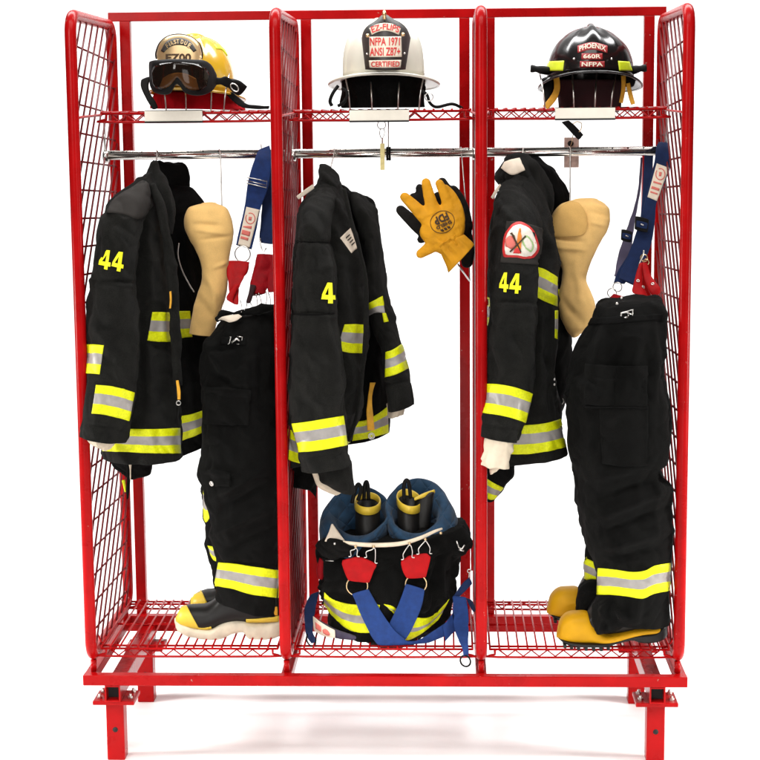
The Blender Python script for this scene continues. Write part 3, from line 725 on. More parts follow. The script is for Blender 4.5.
# ===== left bay coat
c1 = thing('turnout_coat', 'black turnout coat with grey shoulder yoke and yellow 44 in the left bay', 'coat', P(155, 460, .25), GC)
far1 = loft('coat_front', [(168, 186, 192, 192, .46, .02), (162, 200, 204, 204, .46, .045), (160, 225, 206, 222, .46, .06), (160, 270, 207, 270, .455, .065), (164, 330, 209, 328, .45, .06), (168, 390, 211, 388, .44, .06), (170, 425, 212, 420, .44, .06), (172, 458.5, 213, 441, .44, .055)], M['black2'], c1, fold=.006, seed=1, creases=[(184, 215, 192, 300, 5, .006), (190, 340, 196, 430, 6, .006)])
stripe(far1, [(172, 417), (190, 414.5), (204, 410), (211, 408)], [(172, 445), (182, 440.5), (196, 435.5), (212, 427.5)], c1, .4)
stripe(far1, [(176, 311), (190, 311)], [(180, 338), (192, 337)], c1, .4)
body1 = loft('coat_body', [(143, 177, 154, 174, .27, .05), (129, 188.5, 160, 190, .26, .09), (113, 200.5, 163, 208, .255, .11), (107, 216, 164, 226, .25, .12), (104, 250, 168, 258, .24, .125), (100, 300, 171, 300, .23, .125), (100, 345, 174, 342, .22, .125), (100, 390, 178, 385, .21, .12), (102, 425, 180, 422, .20, .12), (104, 456, 180.5, 457.5, .20, .115)], M['black'], c1, fold=.007, seed=2, p=2.4,
    creases=[(146, 225, 150, 300, 4, .008), (154, 240, 163, 310, 5, .006), (143, 330, 150, 440, 6, .007), (160, 350, 168, 420, 6, -.006), (152, 345, 172, 352, 3, -.004), (141, 300, 143, 420, 4, -.010), (170, 250, 178, 380, 3, .005)])
stripe(body1, [(104, 427.5), (128, 428.8), (155, 429), (179.6, 428)], [(103, 451), (128, 452), (155, 453.2), (180.4, 453.4)], c1, .2)
stripe(body1, [(152.3, 312), (160, 312), (170.6, 312.6)], [(147.3, 340.5), (158, 341.5), (171.6, 341.8)], c1, .2)
# open front edge with zip and clasp straps
loft('front_placket', [(150, 186, 156, 184, .17, .012), (158, 215, 166, 210, .145, .012), (164, 250, 174, 245, .135, .012), (168, 290, 178, 285, .13, .012), (171, 340, 180, 335, .125, .012), (174, 385, 181, 385, .12, .010)], M['black'], c1, fold=.004, seed=4, n=30)
wire('zip', [(179, 243, .33), (178, 255, .325), (182, 270, .32), (189, 284, .318), (194, 292, .317)], .0018, M['steel'], c1)
for q in ([(169.4, 292, 171.4, 291.5, .10, .003), (169.8, 300, 171.8, 300, .10, .003), (169.2, 308, 171, 308, .10, .003)], [(176, 381, 178.6, 380.6, .10, .003), (177, 391, 180.5, 391, .10, .003), (177.5, 399, 180.5, 399, .10, .003)]):
    loft('clasp_strap', q, M['ystrap'], c1, n=16, p=4, fold=0, fine=0, caps=('flat', 'flat'))
b = MB(); b.torus(P(178.5, 403, .10), .006, .0014, n=14); b.build('clasp', M['steel'], c1)
# collar: standing ring, dark inside
loft('collar_back', [(150, 163, 176, 163, .47, .012), (152, 161, 184, 166, .47, .016), (154, 172, 188, 174, .47, .02), (156, 186, 188, 190, .47, .022), (156, 205, 183, 206, .46, .022)], M['black2'], c1, fold=.004, seed=5, caps=('dome', 'dome'))
loft('collar', [(149.5, 163.5, 157, 161.5, .30, .010), (147, 172, 161, 176, .28, .014), (144, 181, 168, 192, .25, .018), (147, 192, 174, 208, .22, .018), (156, 206, 176, 222, .20, .014), (163, 226, 173, 234, .18, .008)], M['black'], c1, fold=.004, seed=6, creases=[(152, 168, 168, 215, 3, -.006), (158, 172, 174, 214, 2.5, .005)])
slv1 = loft('sleeve', [(139, 183, 147, 183, .15, .02), (125, 191.5, 150, 194, .13, .05), (112, 201.5, 149, 207, .11, .066), (105.6, 213, 144, 217, .09, .072), (99.5, 228, 140, 228, .07, .074), (98, 245, 138.6, 245, .06, .074), (95.5, 265, 137.5, 265, .05, .073), (92.5, 285, 137.5, 283, .045, .072), (89.5, 310, 138.8, 308, .04, .074), (87, 335, 139, 333, .035, .074), (85, 360, 138, 362, .03, .072), (83.3, 385, 135.5, 392, .02, .07), (82, 410, 130.5, 418, .01, .068), (80.8, 434.5, 124, 441.5, .0, .066)], M['black'], c1, fold=.006, seed=3, p=2.3,
    creases=[(104, 218, 104, 262, 3, .006), (96, 281, 137, 283, 2, -.005), (100, 284, 136, 286, 2, .003), (133, 300, 130, 380, 4, .006), (92, 320, 110, 350, 5, .005), (98, 330, 128, 322, 4, -.004), (110, 225, 125, 245, 5, .004), (84, 424, 127, 432, 1.4, -.003)])
decal('shoulder_yoke', [slv1, body1], [(112, 202), (121, 194), (131, 188.6), (142, 181), (148, 184)], [(106.8, 213), (117, 213.4), (127, 215.4), (140, 218.6), (153, 206)], M['grey'], c1, off=.003, Y=.12)
stripe(slv1, [(96.2, 385), (108, 385.8), (122, 388.6), (134.3, 392.6)], [(92, 413.4), (104, 414.6), (117, 417.6), (129, 421)], c1, .0)
stripe(slv1, [(84.8, 344.4), (95, 344.4), (103.9, 345.3)], [(82.6, 373.4), (92, 373.6), (99.6, 374.4)], c1, .0)
for s, q in (('4', [(102.4, 249.8), (112, 250.8), (110, 270.4), (98.6, 268)]), ('4', [(115, 251.2), (124.6, 252.4), (122.4, 272.4), (110.8, 269.4)])):
    text('number', s, slv1, q, M['limed'], c1, off=.003, bold=.035)
loft('wristlet', [(88, 428, 119, 434, .0, .05), (88.5, 438, 115, 443, .0, .045), (92, 443, 113, 447, .0, .04), (96, 446, 109, 449.5, .0, .03)], M['knit'], c1, fold=.004, fk=(60, 60, 8), caps=('flat', 'in'))
loft('coat_tail', [(106, 446, 156, 448, .33, .05), (110, 460, 153, 461, .34, .05), (114, 467, 152, 463, .34, .045), (122, 472, 150, 468, .34, .03), (126, 476, 148, 472.5, .34, .015)], M['black2'], c1, fold=.006, seed=8)
loft('tail_strap', [(126, 462, 133, 462, .29, .004), (126.5, 476, 131, 476, .29, .004), (126, 490, 129.6, 490, .29, .004), (127, 499, 128.6, 498, .29, .003)], M['black2'], c1, n=20, fold=.001)
loft('tail_tape', [(128, 462, 132, 462, .275, .003), (129.4, 470, 131.6, 470, .275, .003), (129.6, 479, 131.5, 479, .275, .003)], M['knit'], c1, n=16, fold=.001)
loft('tail_tab', [(121.5, 481, 125.6, 480, .30, .003), (123, 486, 126, 485, .30, .003), (124.6, 492, 126.4, 491, .30, .003)], M['lime'], c1, n=16, fold=.001)

# ===== middle bay coat
c2 = thing('turnout_coat', 'black turnout coat with white chest tag and single yellow 4 in the middle bay', 'coat', P(340, 470, .25), GC)
far2 = loft('coat_front', [(336, 186, 350, 190, .42, .03), (326, 194, 366, 199, .42, .06), (322, 212, 374, 210, .42, .07), (322, 250, 381, 250, .42, .08), (325, 300, 386, 298, .42, .08), (330, 350, 388, 350, .42, .08), (335, 400, 388, 398, .41, .08), (340, 443, 388, 433, .40, .075)], M['black2'], c2, fold=.006, seed=11)
rs2 = loft('sleeve', [(352, 193, 366, 198.5, .38, .02), (352, 203, 375.5, 210, .36, .05), (358, 230, 378.5, 230, .34, .06), (364, 255, 382, 254, .33, .062), (366, 290, 387.5, 289, .31, .062), (372, 320, 393.5, 317, .29, .062), (380, 345, 401, 340, .27, .06), (384, 368, 408.5, 365, .26, .06), (387, 390, 412.5, 384, .25, .058), (388.6, 411, 415.2, 402.8, .25, .055)], M['black'], c2, fold=.006, seed=12, creases=[(371, 230, 372, 300, 3, .006), (383, 385, 413, 380, 2, -.004), (368, 300, 388, 318, 4, .005)])
stripe(rs2, [(385.8, 352), (393, 349.5), (401.8, 343.6)], [(385.2, 377.2), (397, 374), (409.3, 367.6)], c2, .25)
stripe(rs2, [(366.5, 304.5), (374, 300.5), (382.4, 296)], [(367.5, 317), (376, 312.4), (385, 313.2)], c2, .28, bands=[(.55, 0), (1, 1)])
decal('tape_end', rs2, [(382.4, 313), (385.6, 313)], [(384, 322.4), (388.4, 321.4)], M['lime'], c2, Y=.28)
loft('wristlet', [(388, 404, 409, 400, .25, .04), (388, 412, 404, 408.6, .25, .036), (388.2, 418, 403.6, 413.8, .25, .03)], M['knit'], c2, fold=.004, fk=(60, 60, 8), caps=('flat', 'in'))
stripe(far2, [(355, 421.6), (366, 420), (378, 413.6), (387.4, 406.6)], [(352.5, 441), (365, 438.8), (377, 436), (388, 433)], c2, .35)
body2 = loft('coat_body', [(316, 186, 341, 186, .30, .05), (306, 197, 346, 200, .28, .09), (300, 215, 350, 222, .26, .12), (296, 245, 358, 245, .24, .13), (294, 290, 366, 284, .22, .13), (293, 330, 366.5, 325, .21, .13), (290, 370, 363, 368, .20, .13), (287.5, 405, 359, 400, .20, .13), (286.5, 432, 355, 424, .20, .12), (287, 466, 351, 440, .20, .11)], M['black'], c2, fold=.006, seed=13, p=2.3,
    creases=[(345, 215, 362, 280, 4, .006), (352, 260, 360, 320, 5, -.006), (350, 355, 356, 420, 6, .008), (362, 290, 362, 360, 3, .006)])
stripe(body2, [(344.4, 324.4), (354, 324.2), (365.8, 324.6)], [(336.8, 349.8), (350, 352.8), (366, 353)], c2, .1)
stripe(body2, [(286.6, 428.6), (291, 430), (297, 433)], [(286.6, 458), (292, 461), (301, 463.4)], c2, .1)
stripe(body2, [(343, 444), (348, 441), (352.6, 440)], [(344, 468), (348, 465), (352, 462)], c2, .1)
loft('placket_edge', [(342, 190, 346, 189, .16, .008), (350, 225, 354, 223, .135, .008), (358, 252, 362, 250, .12, .008), (364, 282, 368, 280, .11, .008), (364, 330, 368, 330, .10, .008), (360, 372, 365, 374, .095, .008), (354, 418, 358, 420, .10, .008), (346, 440, 350, 442, .11, .006)], M['black'], c2, n=24, fold=.003)
decal('chest_tag', body2, [(340.2, 237.8), (345, 233), (350, 228.4)], [(351.4, 253.2), (354.5, 250.4), (357.6, 247.4)], M['label'], c2, off=.0025, Y=.1)
for k in range(4): decal('tag_print', body2, [(345.2+1.9*k, 238.2+2.4*k-.5), (349+1.6*k, 234.8+2.4*k)], [(345.5+1.9*k, 239.2+2.4*k-.4), (349.3+1.6*k, 235.7+2.4*k)], M['grey'], c2, off=.0042, Y=.1, nu=3, nv=1)
loft('collar', [(319, 166, 332, 168, .34, .03), (319, 174, 338.5, 175, .33, .045), (316, 182, 342, 182, .32, .05), (314, 189, 342.5, 190, .31, .05), (315, 197, 340, 204, .29, .035)], M['black'], c2, fold=.005, seed=15, creases=[(320, 170, 340, 196, 3, .006), (316, 184, 338, 203, 2.5, -.006)])
slv2 = loft('sleeve', [(316, 190, 330, 190, .20, .02), (307, 197, 336, 198, .16, .06), (302, 210, 333, 212, .12, .075), (298, 228, 330, 230, .09, .078), (295.5, 250, 329.5, 250, .07, .078), (293.6, 280, 337, 279, .05, .077), (292.3, 310, 338, 309, .04, .077), (291, 340, 339, 340, .035, .077), (290, 375, 341.8, 374, .03, .076), (290, 405, 343.5, 400, .025, .075), (292.6, 424, 345, 418, .02, .074), (297.5, 448, 347, 441, .015, .072), (302.6, 470.6, 349.4, 464, .01, .070)], M['black'], c2, fold=.006, seed=14, p=2.3,
    creases=[(297, 241, 330, 243, 2, -.004), (294, 312, 334, 314, 2, -.005), (296, 316, 334, 317, 2, .003), (326, 250, 328, 300, 3, .005), (300, 350, 330, 372, 6, .005), (330, 330, 338, 400, 5, .006), (302, 459, 348, 453, 1.4, -.003), (310, 215, 318, 238, 5, .004)])
stripe(slv2, [(292.2, 423.6), (308, 421.6), (326, 418.6), (343.2, 415.8)], [(299, 452.2), (314, 451), (330, 448.6), (347.2, 445)], c2, .0)
text('number', '4', slv2, [(324, 282.6), (333, 282.6), (335, 303.4), (320.6, 302.4)], M['limed'], c2, off=.003, bold=.035)
decal('pocket_seam', slv2, [(293, 313.4), (312, 314.6), (334, 313)], [(293, 314.6), (312, 315.8), (334, 314.2)], M['black2'], c2, off=.002, nv=2)
decal('pocket_seam', slv2, [(296, 241), (330, 242)], [(296, 242), (330, 243)], M['black2'], c2, off=.002, nv=2)
loft('cuff_lining', [(316, 466, 349, 462, .05, .05), (319.6, 474, 350.4, 472, .05, .05), (321.6, 481, 351.6, 480.5, .05, .045), (331, 487.4, 352.4, 487.4, .05, .03), (341, 492.6, 352.8, 492, .05, .012)], M['black'], c2, fold=.004, seed=17)
loft('wristlet', [(310.6, 469, 323, 467, .075, .02), (314.2, 478, 325.5, 476.6, .075, .02), (317.4, 485.6, 329, 481, .075, .018), (325, 491, 335, 484.6, .075, .016), (335, 495.4, 342.6, 490, .075, .008)], M['knit'], c2, fold=.0016, fine=.001, n=60, step=.004)
loft('coat_tail', [(287, 455, 318, 462, .27, .05), (288, 470, 317.4, 476, .27, .05), (291, 481, 317, 486, .27, .04), (305, 488, 317.2, 493, .27, .02), (312, 494, 317.4, 498, .27, .01)], M['black2'], c2, fold=.005, seed=18)
st = loft('clasp_strap', [(370, 383, 375.4, 383, .31, .003), (368.5, 395, 372, 396, .30, .003), (366.6, 412, 373, 412, .295, .003), (367.4, 430, 374.6, 430, .292, .003)], M['ystrap'], c2, n=20, p=4, fold=.001, caps=('flat', 'flat'))
b = MB(); b.torus(P(371.5, 436, .29), .0085, .0016, n=18); b.torus(P(371.5, 436, .288), .0045, .0012, n=14); b.build('clasp', M['steel'], st)
loft('neck_tag', [(296.6, 196, 299, 199.4, .19, .002), (305, 189.5, 307.5, 193.5, .19, .002), (312.4, 184.6, 314, 188.6, .19, .002)], M['label'], c2, n=16, p=4, fold=0, fine=0, caps=('flat', 'flat'))

# ===== right bay coat
c3 = thing('turnout_coat', 'black turnout coat with round emblem patch above a yellow 44 in the right bay', 'coat', P(525, 465, .25), GC)
far3 = loft('coat_front', [(540, 166, 556, 172, .45, .02), (528, 180, 566, 190, .45, .04), (524, 215, 569, 215, .44, .06), (524, 260, 567, 266, .42, .07), (526, 300, 568, 300, .40, .07), (528, 340, 570.5, 345, .38, .06), (530, 375, 569, 380, .37, .05), (532, 416, 563, 418, .36, .05), (534, 440, 562, 440, .36, .045)], M['black2'], c3, fold=.006, seed=21)
stripe(far3, [(553, 288), (560, 289.5)], [(553.6, 306), (559.4, 307)], c3, .35, bands=[(1, 0)])
body3 = loft('coat_body', [(508, 178, 538, 180, .30, .06), (498, 192, 546, 200, .28, .10), (492, 215, 552, 222, .26, .12), (490, 250, 557, 252, .24, .125), (489, 290, 557, 290, .22, .125), (487, 340, 556.5, 340, .21, .125), (487, 385, 557, 385, .20, .12), (488, 418, 560, 417, .20, .12), (492, 440, 564.5, 438, .20, .115), (496, 461, 567.8, 452, .20, .11)], M['black'], c3, fold=.006, seed=22, p=2.3,
    creases=[(541, 225, 556, 262, 4, .006), (540, 310, 536, 400, 5, .007), (548, 320, 552, 410, 5, -.006), (538, 290, 556, 300, 3, .004), (535, 345, 555, 372, 4, -.005)])
stripe(body3, [(518, 425.4), (536, 424.4), (549, 422.4), (560.4, 419)], [(500, 453.8), (524, 454), (546, 451.6), (566.8, 446.6)], c3, .1)
stripe(body3, [(535.6, 266.6), (545, 269.6), (557, 277.2)], [(531, 293.6), (543, 300.6), (557, 306.4)], c3, .1)
decal('tape_end', body3, [(555, 310.5), (557.6, 310.5)], [(554.8, 338), (557, 339)], [M['lime'], M['silver']], c3, BAND, Y=.2)
stripe(body3, [(487.6, 297), (494, 300)], [(488, 328), (492, 325)], c3, .1)
slv3 = loft('sleeve', [(506, 181, 522, 184, .22, .02), (500, 190, 530, 195, .18, .06), (496, 203, 537, 207, .14, .074), (492.8, 220, 542, 225, .11, .078), (491.3, 245, 541, 246, .09, .078), (490.3, 270, 538, 270, .07, .077), (489.3, 300, 535.4, 300, .055, .076), (488, 333, 534, 335, .045, .075), (485.6, 362, 533.2, 366, .04, .073), (483.8, 385, 532, 394, .03, .071), (480.6, 408, 526.5, 418, .02, .069), (478.6, 434, 519, 440, .01, .066)], M['black'], c3, fold=.006, seed=23, p=2.3,
    creases=[(494, 301, 535, 303, 2, -.005), (498, 305, 534, 306, 2, .003), (529, 305, 528, 380, 4, .006), (490, 330, 505, 370, 5, .005), (508, 320, 520, 350, 5, -.004), (500, 205, 512, 222, 4, .005), (480, 424, 522, 431, 1.4, -.003)])
stripe(slv3, [(484.2, 383.8), (498, 384.2), (516, 387.6), (532.4, 393.8)], [(479.2, 412.4), (494, 414.4), (510, 417.6), (525.4, 422.6)], c3, .0)
decal('patch_ground', slv3, [(507, 221), (524, 223), (543.6, 229)], [(500.6, 262.6), (518, 263.6), (538.8, 265)], M['grey'], c3, off=.0026, Y=.1)
pt = [(503.4, 251), (504.6, 238), (508.6, 229), (514, 223.6), (521, 222.4), (529, 226.4), (535, 235), (538.2, 246)]
pb = [(503.8, 254), (504.6, 257.4), (510, 257.6), (517, 257.8), (524, 259), (531, 258.4), (536, 254), (538, 249)]
em = decal('emblem_patch', slv3, pt, pb, M['redtx'], c3, off=.0044, Y=.1)
cx, cy = 521, 242.5
sk = lambda L_, f: [(cx+(x-cx)*f, cy+(y-cy)*f) for x, y in L_]
decal('emblem_field', slv3, sk(pt, .86), sk(pb, .86), M['white'], em, off=.0058, Y=.1)
decal('emblem_print', slv3, [(506.4, 240.6), (511.5, 236), (515.5, 243)], [(507, 247), (512, 250), (515.4, 245)], M['pink'], em, off=.0070, Y=.1)
decal('emblem_print', slv3, [(521, 240), (526, 234.4), (531.6, 241)], [(524, 249.6), (529.6, 253.6), (532.6, 247)], M['white'], em, off=.0070, Y=.1)
decal('emblem_print', slv3, [(520.6, 240.4), (526, 235), (531.2, 241.4)], [(524.2, 249), (529.4, 252.8), (532.2, 246.6)], M['green'], em, off=.0080, Y=.1)
decal('emblem_print', slv3, [(522.6, 240.8), (526, 237.2), (529.4, 241.6)], [(524.6, 247.4), (528.6, 250), (530.4, 246)], M['white'], em, off=.0090, Y=.1)
decal('emblem_print', slv3, [(517.6, 233.4), (519, 227.6), (520.6, 231), (521, 236)], [(515.4, 250), (516.4, 253.6), (519.6, 253.6), (520.4, 248)], M['orange'], em, off=.0082, Y=.1)
decal('emblem_print', slv3, [(514.6, 249), (519.4, 248.6)], [(512.6, 253.8), (520.6, 253.8)], M['redtx'], em, off=.0092, Y=.1)
for q in ([(511.4, 234.4), (512.4, 233.4), (520.8, 252.4), (519.6, 253)], [(524.4, 235.4), (525.2, 236.2), (510.6, 252.8), (509.6, 252.2)]):
    decal('emblem_print', slv3, [q[0], q[1]], [q[3], q[2]], M['print_'], em, off=.0102, Y=.1, nu=2)
for q in ([(501.6, 272.6), (508.6, 272.8), (508.4, 292.4), (499.4, 291.4)], [(511.8, 273.2), (521, 273.8), (520.4, 293.6), (508.8, 292.6)]):
    text('number', '4', slv3, q, M['limed'], c3, off=.003)
col3 = loft('collar', [(503, 160.5, 530, 158, .33, .03), (499, 169, 541, 165, .33, .06), (496, 177, 549, 178, .33, .07), (500, 184, 553, 195, .33, .07), (507, 190, 553, 210, .33, .06), (520, 200, 548, 224, .33, .04)], M['black'], c3, fold=.006, seed=25, creases=[(503, 180, 535, 206, 3, -.010), (520, 165, 545, 205, 4, .006)])
loft('hood_panel', [(528, 158, 540, 160, .40, .03), (526, 166, 553, 169, .40, .05), (528, 178, 562, 182, .40, .05), (530, 196, 568.6, 196, .40, .045), (534, 215, 568, 210, .40, .035)], M['black2'], c3, fold=.005, seed=26)
decal('collar_label', col3, [(505, 162.4), (512, 160), (519.6, 158.6)], [(501.6, 168.4), (512, 175), (524.8, 170.4)], M['label'], c3, off=.003, Y=.27)
loft('neck_tag', [(491, 197, 493.4, 199, .20, .002), (495, 190, 497.4, 192, .20, .002), (499.5, 184, 501.5, 186.4, .20, .002)], M['label'], c3, n=16, p=4, fold=0, fine=0, caps=('flat', 'flat'))
loft('wristlet', [(488, 430, 515, 434, .0, .045), (486, 443, 512, 444, .0, .042), (482, 456, 509, 456, .0, .038), (479.4, 463.6, 508, 468.6, .0, .03)], M['lining'], c3, fold=.005, fk=(30, 30, 8), seed=27, caps=('flat', 'in'))
loft('wristlet_end', [(488.6, 466, 500, 467, .01, .012), (488.4, 470, 497, 471, .01, .012), (489.4, 474, 494, 473, .01, .008)], M['lining'], c3, fold=.004)
tl3 = loft('coat_tail', [(487.5, 450, 517, 452, .30, .05), (487.5, 466, 515, 462, .30, .05), (487.6, 482, 513.6, 476, .30, .045), (487.8, 492, 504, 487, .30, .03), (488, 500, 494, 499, .30, .012)], M['black2'], c3, fold=.005, seed=28)
stripe(tl3, [(487.5, 479), (495, 483.6), (503.4, 487.6)], [(488.2, 498.6), (491, 499.4), (494, 499)], c3, .3)
for x, y in ((554.4, 379.5), (554.4, 384.5)): b = MB(); b.ball(P(x, y, .075), .0035); b.build('snap', M['steel'], c3)
loft('clasp_strap', [(560, 380, 565, 380, .34, .003), (559, 390, 563.4, 390, .34, .003), (558, 397, 562, 397, .34, .003)], M['lime'], c3, n=16, p=4, fold=.001)
b = MB(); b.torus(P(560.5, 401, .335), .009, .0016, n=18); b.build('clasp', M['steel'], c3)

# ---------------------------------------------------------------- hoods
h1 = thing('protective_hood', 'tan knit hood half covered by the trousers of the left bay', 'hood', P(210, 335, .33), GHD)
loft('hood_body', [(201, 203.6, 217, 203.4, .335, .015), (190, 207, 225.5, 207, .33, .032), (186, 213, 229.6, 213, .33, .042), (184.2, 221, 232, 221, .33, .05), (185.4, 230, 233.2, 230, .33, .052), (189.6, 239, 232.6, 239, .33, .05), (195, 248, 231, 248, .33, .047), (199.6, 258, 229.4, 258, .33, .044), (202.2, 270, 228.2, 270, .33, .042), (201.4, 282, 228, 282, .33, .042), (197, 294, 226.6, 294, .33, .045), (193.2, 308, 222, 308, .33, .048), (190.6, 322, 217, 322, .33, .048), (189, 333, 213, 336, .33, .046)], M['tan'], h1, tk=.62, fold=.0028, n=110, step=.004, seed=31, caps=('dome', 'in'),
    creases=[(194, 224, 222, 226, 2.5, -.006), (196, 230, 226, 234, 2, .004), (200, 240, 230, 236, 2, -.004), (214, 268, 228, 262, 2, .004), (205, 275, 222, 300, 4, .006), (200, 300, 214, 320, 4, -.006), (212, 290, 217, 312, 2.5, .005)])
h3 = thing('protective_hood', 'tan knit hood with a round face panel bent to one side in the right bay', 'hood', P(575, 333, .33), GHD)
hd3 = loft('hood_body', [(573, 200, 598, 199.6, .345, .02), (562, 204, 604.5, 203.6, .34, .04), (554.5, 211, 609, 210.4, .34, .05), (550.6, 220, 610.6, 219, .34, .055), (549.6, 230, 607.6, 230, .34, .056), (550.6, 240, 602, 240, .34, .055), (554, 250, 597, 250, .34, .05), (559, 260, 592.4, 260, .34, .046), (562.6, 270, 588.6, 270, .34, .043), (562, 280, 586.4, 280, .34, .043), (559.4, 292, 591, 291, .34, .046), (558, 304, 594.8, 304, .34, .05), (560, 317, 593, 318, .34, .05), (565, 328, 588.5, 328, .34, .046), (571.5, 335.5, 580, 334, .34, .02)], M['tan'], h3, tk=.62, fold=.0028, n=110, step=.004, seed=32, caps=('dome', 'dome'),
    creases=[(586, 203, 591, 240, 2.5, -.007), (594, 204, 609, 210, 2, .006), (592, 212, 609, 217, 2, -.006), (590, 222, 606, 226, 2, .005), (552, 238, 584, 242, 2.4, -.007), (554, 247, 586, 250, 2.4, .005), (575, 262, 581, 300, 4, .006), (562, 300, 580, 322, 4, -.005)])
decal('face_panel', hd3, [(551.6, 229), (554.4, 217), (561, 207.4), (570, 202.6), (579, 204), (585, 213), (586.6, 223)], [(552.4, 233), (556, 236.6), (562, 237), (570, 236.4), (578, 236), (584, 233), (586.4, 226)], mat('ochre_knit', (.62, .37, .11), .85, nscale=16, namt=.09, bump=.2, bscale=320, weave=True), h3, off=.0038, nu=70, nv=46, Y=.29)
# ---------------------------------------------------------------- boots
GB = 'fire boots standing on the boot shelf'
SZ = .0425
def standing_y(px, py): return PZ(px, py, SZ).y
# left bay: black rubber boots with mustard toe caps and cream soles
def rub_boot(label, Y, dx, dy, full):
    t = thing('fire_boot', label, 'boot', P(225+dx, 634+dy, Y), GB)
    S = lambda rows: [(a+dx, b_+dy, c+dx, d+dy, Y+e, th) for a, b_, c, d, e, th in rows]
    loft('sole', S([(175.6, 618, 175.6, 624, 0, .012), (178, 617, 178, 629, 0, .03), (186, 620, 186, 632.6, 0, .043), (198, 624, 198, 635.6, 0, .048), (212, 626, 212, 637.4, 0, .048), (222, 620, 222, 637, 0, .042), (234, 617, 234, 632.5, 0, .036), (244, 618, 244, 631, 0, .034), (250, 620, 250, 637.4, 0, .036), (262, 620, 262, 638, 0, .036), (274, 619, 274, 637, 0, .034), (281, 620, 281, 635, 0, .02)]), M['sole'], t, p=3.2, fold=.001, fine=.0016, step=.004)
    up = loft('upper', S([(177, 616, 177, 622, 0, .018), (181, 607.5, 181, 624, 0, .034), (187, 605, 187, 626, 0, .042), (196, 604.6, 196, 628, 0, .046), (206, 604, 206, 629, 0, .047), (216, 598, 216, 627, 0, .046), (226, 586, 226, 624, 0, .045), (238, 578, 238, 622, 0, .046), (256, 578, 256, 622, 0, .046), (270, 579, 270, 622, 0, .045), (279, 582, 279, 621, 0, .034)]), M['brub'], t, p=2.3, fold=.002, fine=.0008)
    tc = decal('toe_cap', up, [(176.5+dx, 612+dy), (180+dx, 608+dy), (186.5+dx, 605.6+dy)], [(176.8+dx, 622+dy), (190+dx, 628+dy), (199+dx, 628.4+dy)], M['ytoe'], t, off=.003, Y=Y, sides=(False, True), nv=16)
    decal('foxing', up, [(196+dx, 627+dy), (203+dx, 628+dy), (211+dx, 626.5+dy)], [(198+dx, 629+dy), (205+dx, 630+dy), (212+dx, 629+dy)], M['ytoe'], t, off=.002, Y=Y)
    decal('foxing', up, [(246+dx, 619+dy), (260+dx, 618.4+dy), (279+dx, 615.6+dy)], [(246+dx, 622+dy), (260+dx, 622+dy), (279+dx, 621+dy)], M['ytoe'], t, off=.003, Y=Y)
    if full:
        for k, (x, w_) in enumerate(((254, 2.4), (259.5, 2), (264.5, 3), (269, 2))):
            decal('ankle_mark', up, [(x, 610-.4*k), (x+w_, 609.6-.4*k)], [(x, 612.4-.4*k), (x+w_, 612-.4*k)], M['tagm'], up, off=.001, Y=Y, nu=3, nv=2)
        decal('heel_tab', up, [(273.6, 607), (277, 606.6)], [(274, 615), (277.6, 615)], M['ystrap'], up, off=.002, Y=Y)
    return t
yb1 = standing_y(225, 637) - .0
rub_boot('black rubber boot with mustard toe, the nearer one under the left bay trousers', yb1+.02, 0, 0, True)
yb2 = yb1+.16
t = thing('fire_boot', 'black rubber boot with mustard toe, the farther one half hidden in the left bay', 'boot', P(215, 618, yb2), GB)
loft('sole', [(191, 601, 191, 606, yb2, .012), (194, 601, 194, 611, yb2, .03), (204, 606, 204, 615, yb2, .045), (216, 607, 216, 617, yb2, .047), (228, 606, 228, 617, yb2, .042), (250, 604, 250, 615, yb2, .036), (268, 603, 268, 615, yb2, .034)], M['sole'], t, p=3, fold=.001, fine=.0016)
up2 = loft('upper', [(191.6, 598, 191.6, 604, yb2, .018), (195, 593.6, 195, 607, yb2, .034), (200, 591.4, 200, 608, yb2, .042), (207, 589.4, 207, 609, yb2, .046), (216, 588, 216, 609.4, yb2, .046), (226, 580, 226, 609, yb2, .045), (242, 570, 242, 607, yb2, .045), (262, 570, 262, 606, yb2, .04)], M['brub'], t, fold=.002)
decal('toe_cap', up2, [(191.2, 597), (195, 593), (201.4, 590.6)], [(191.4, 605), (199, 608.6), (208.6, 605.4)], M['ytoe'], t, off=.003, Y=yb2, sides=(False, True))
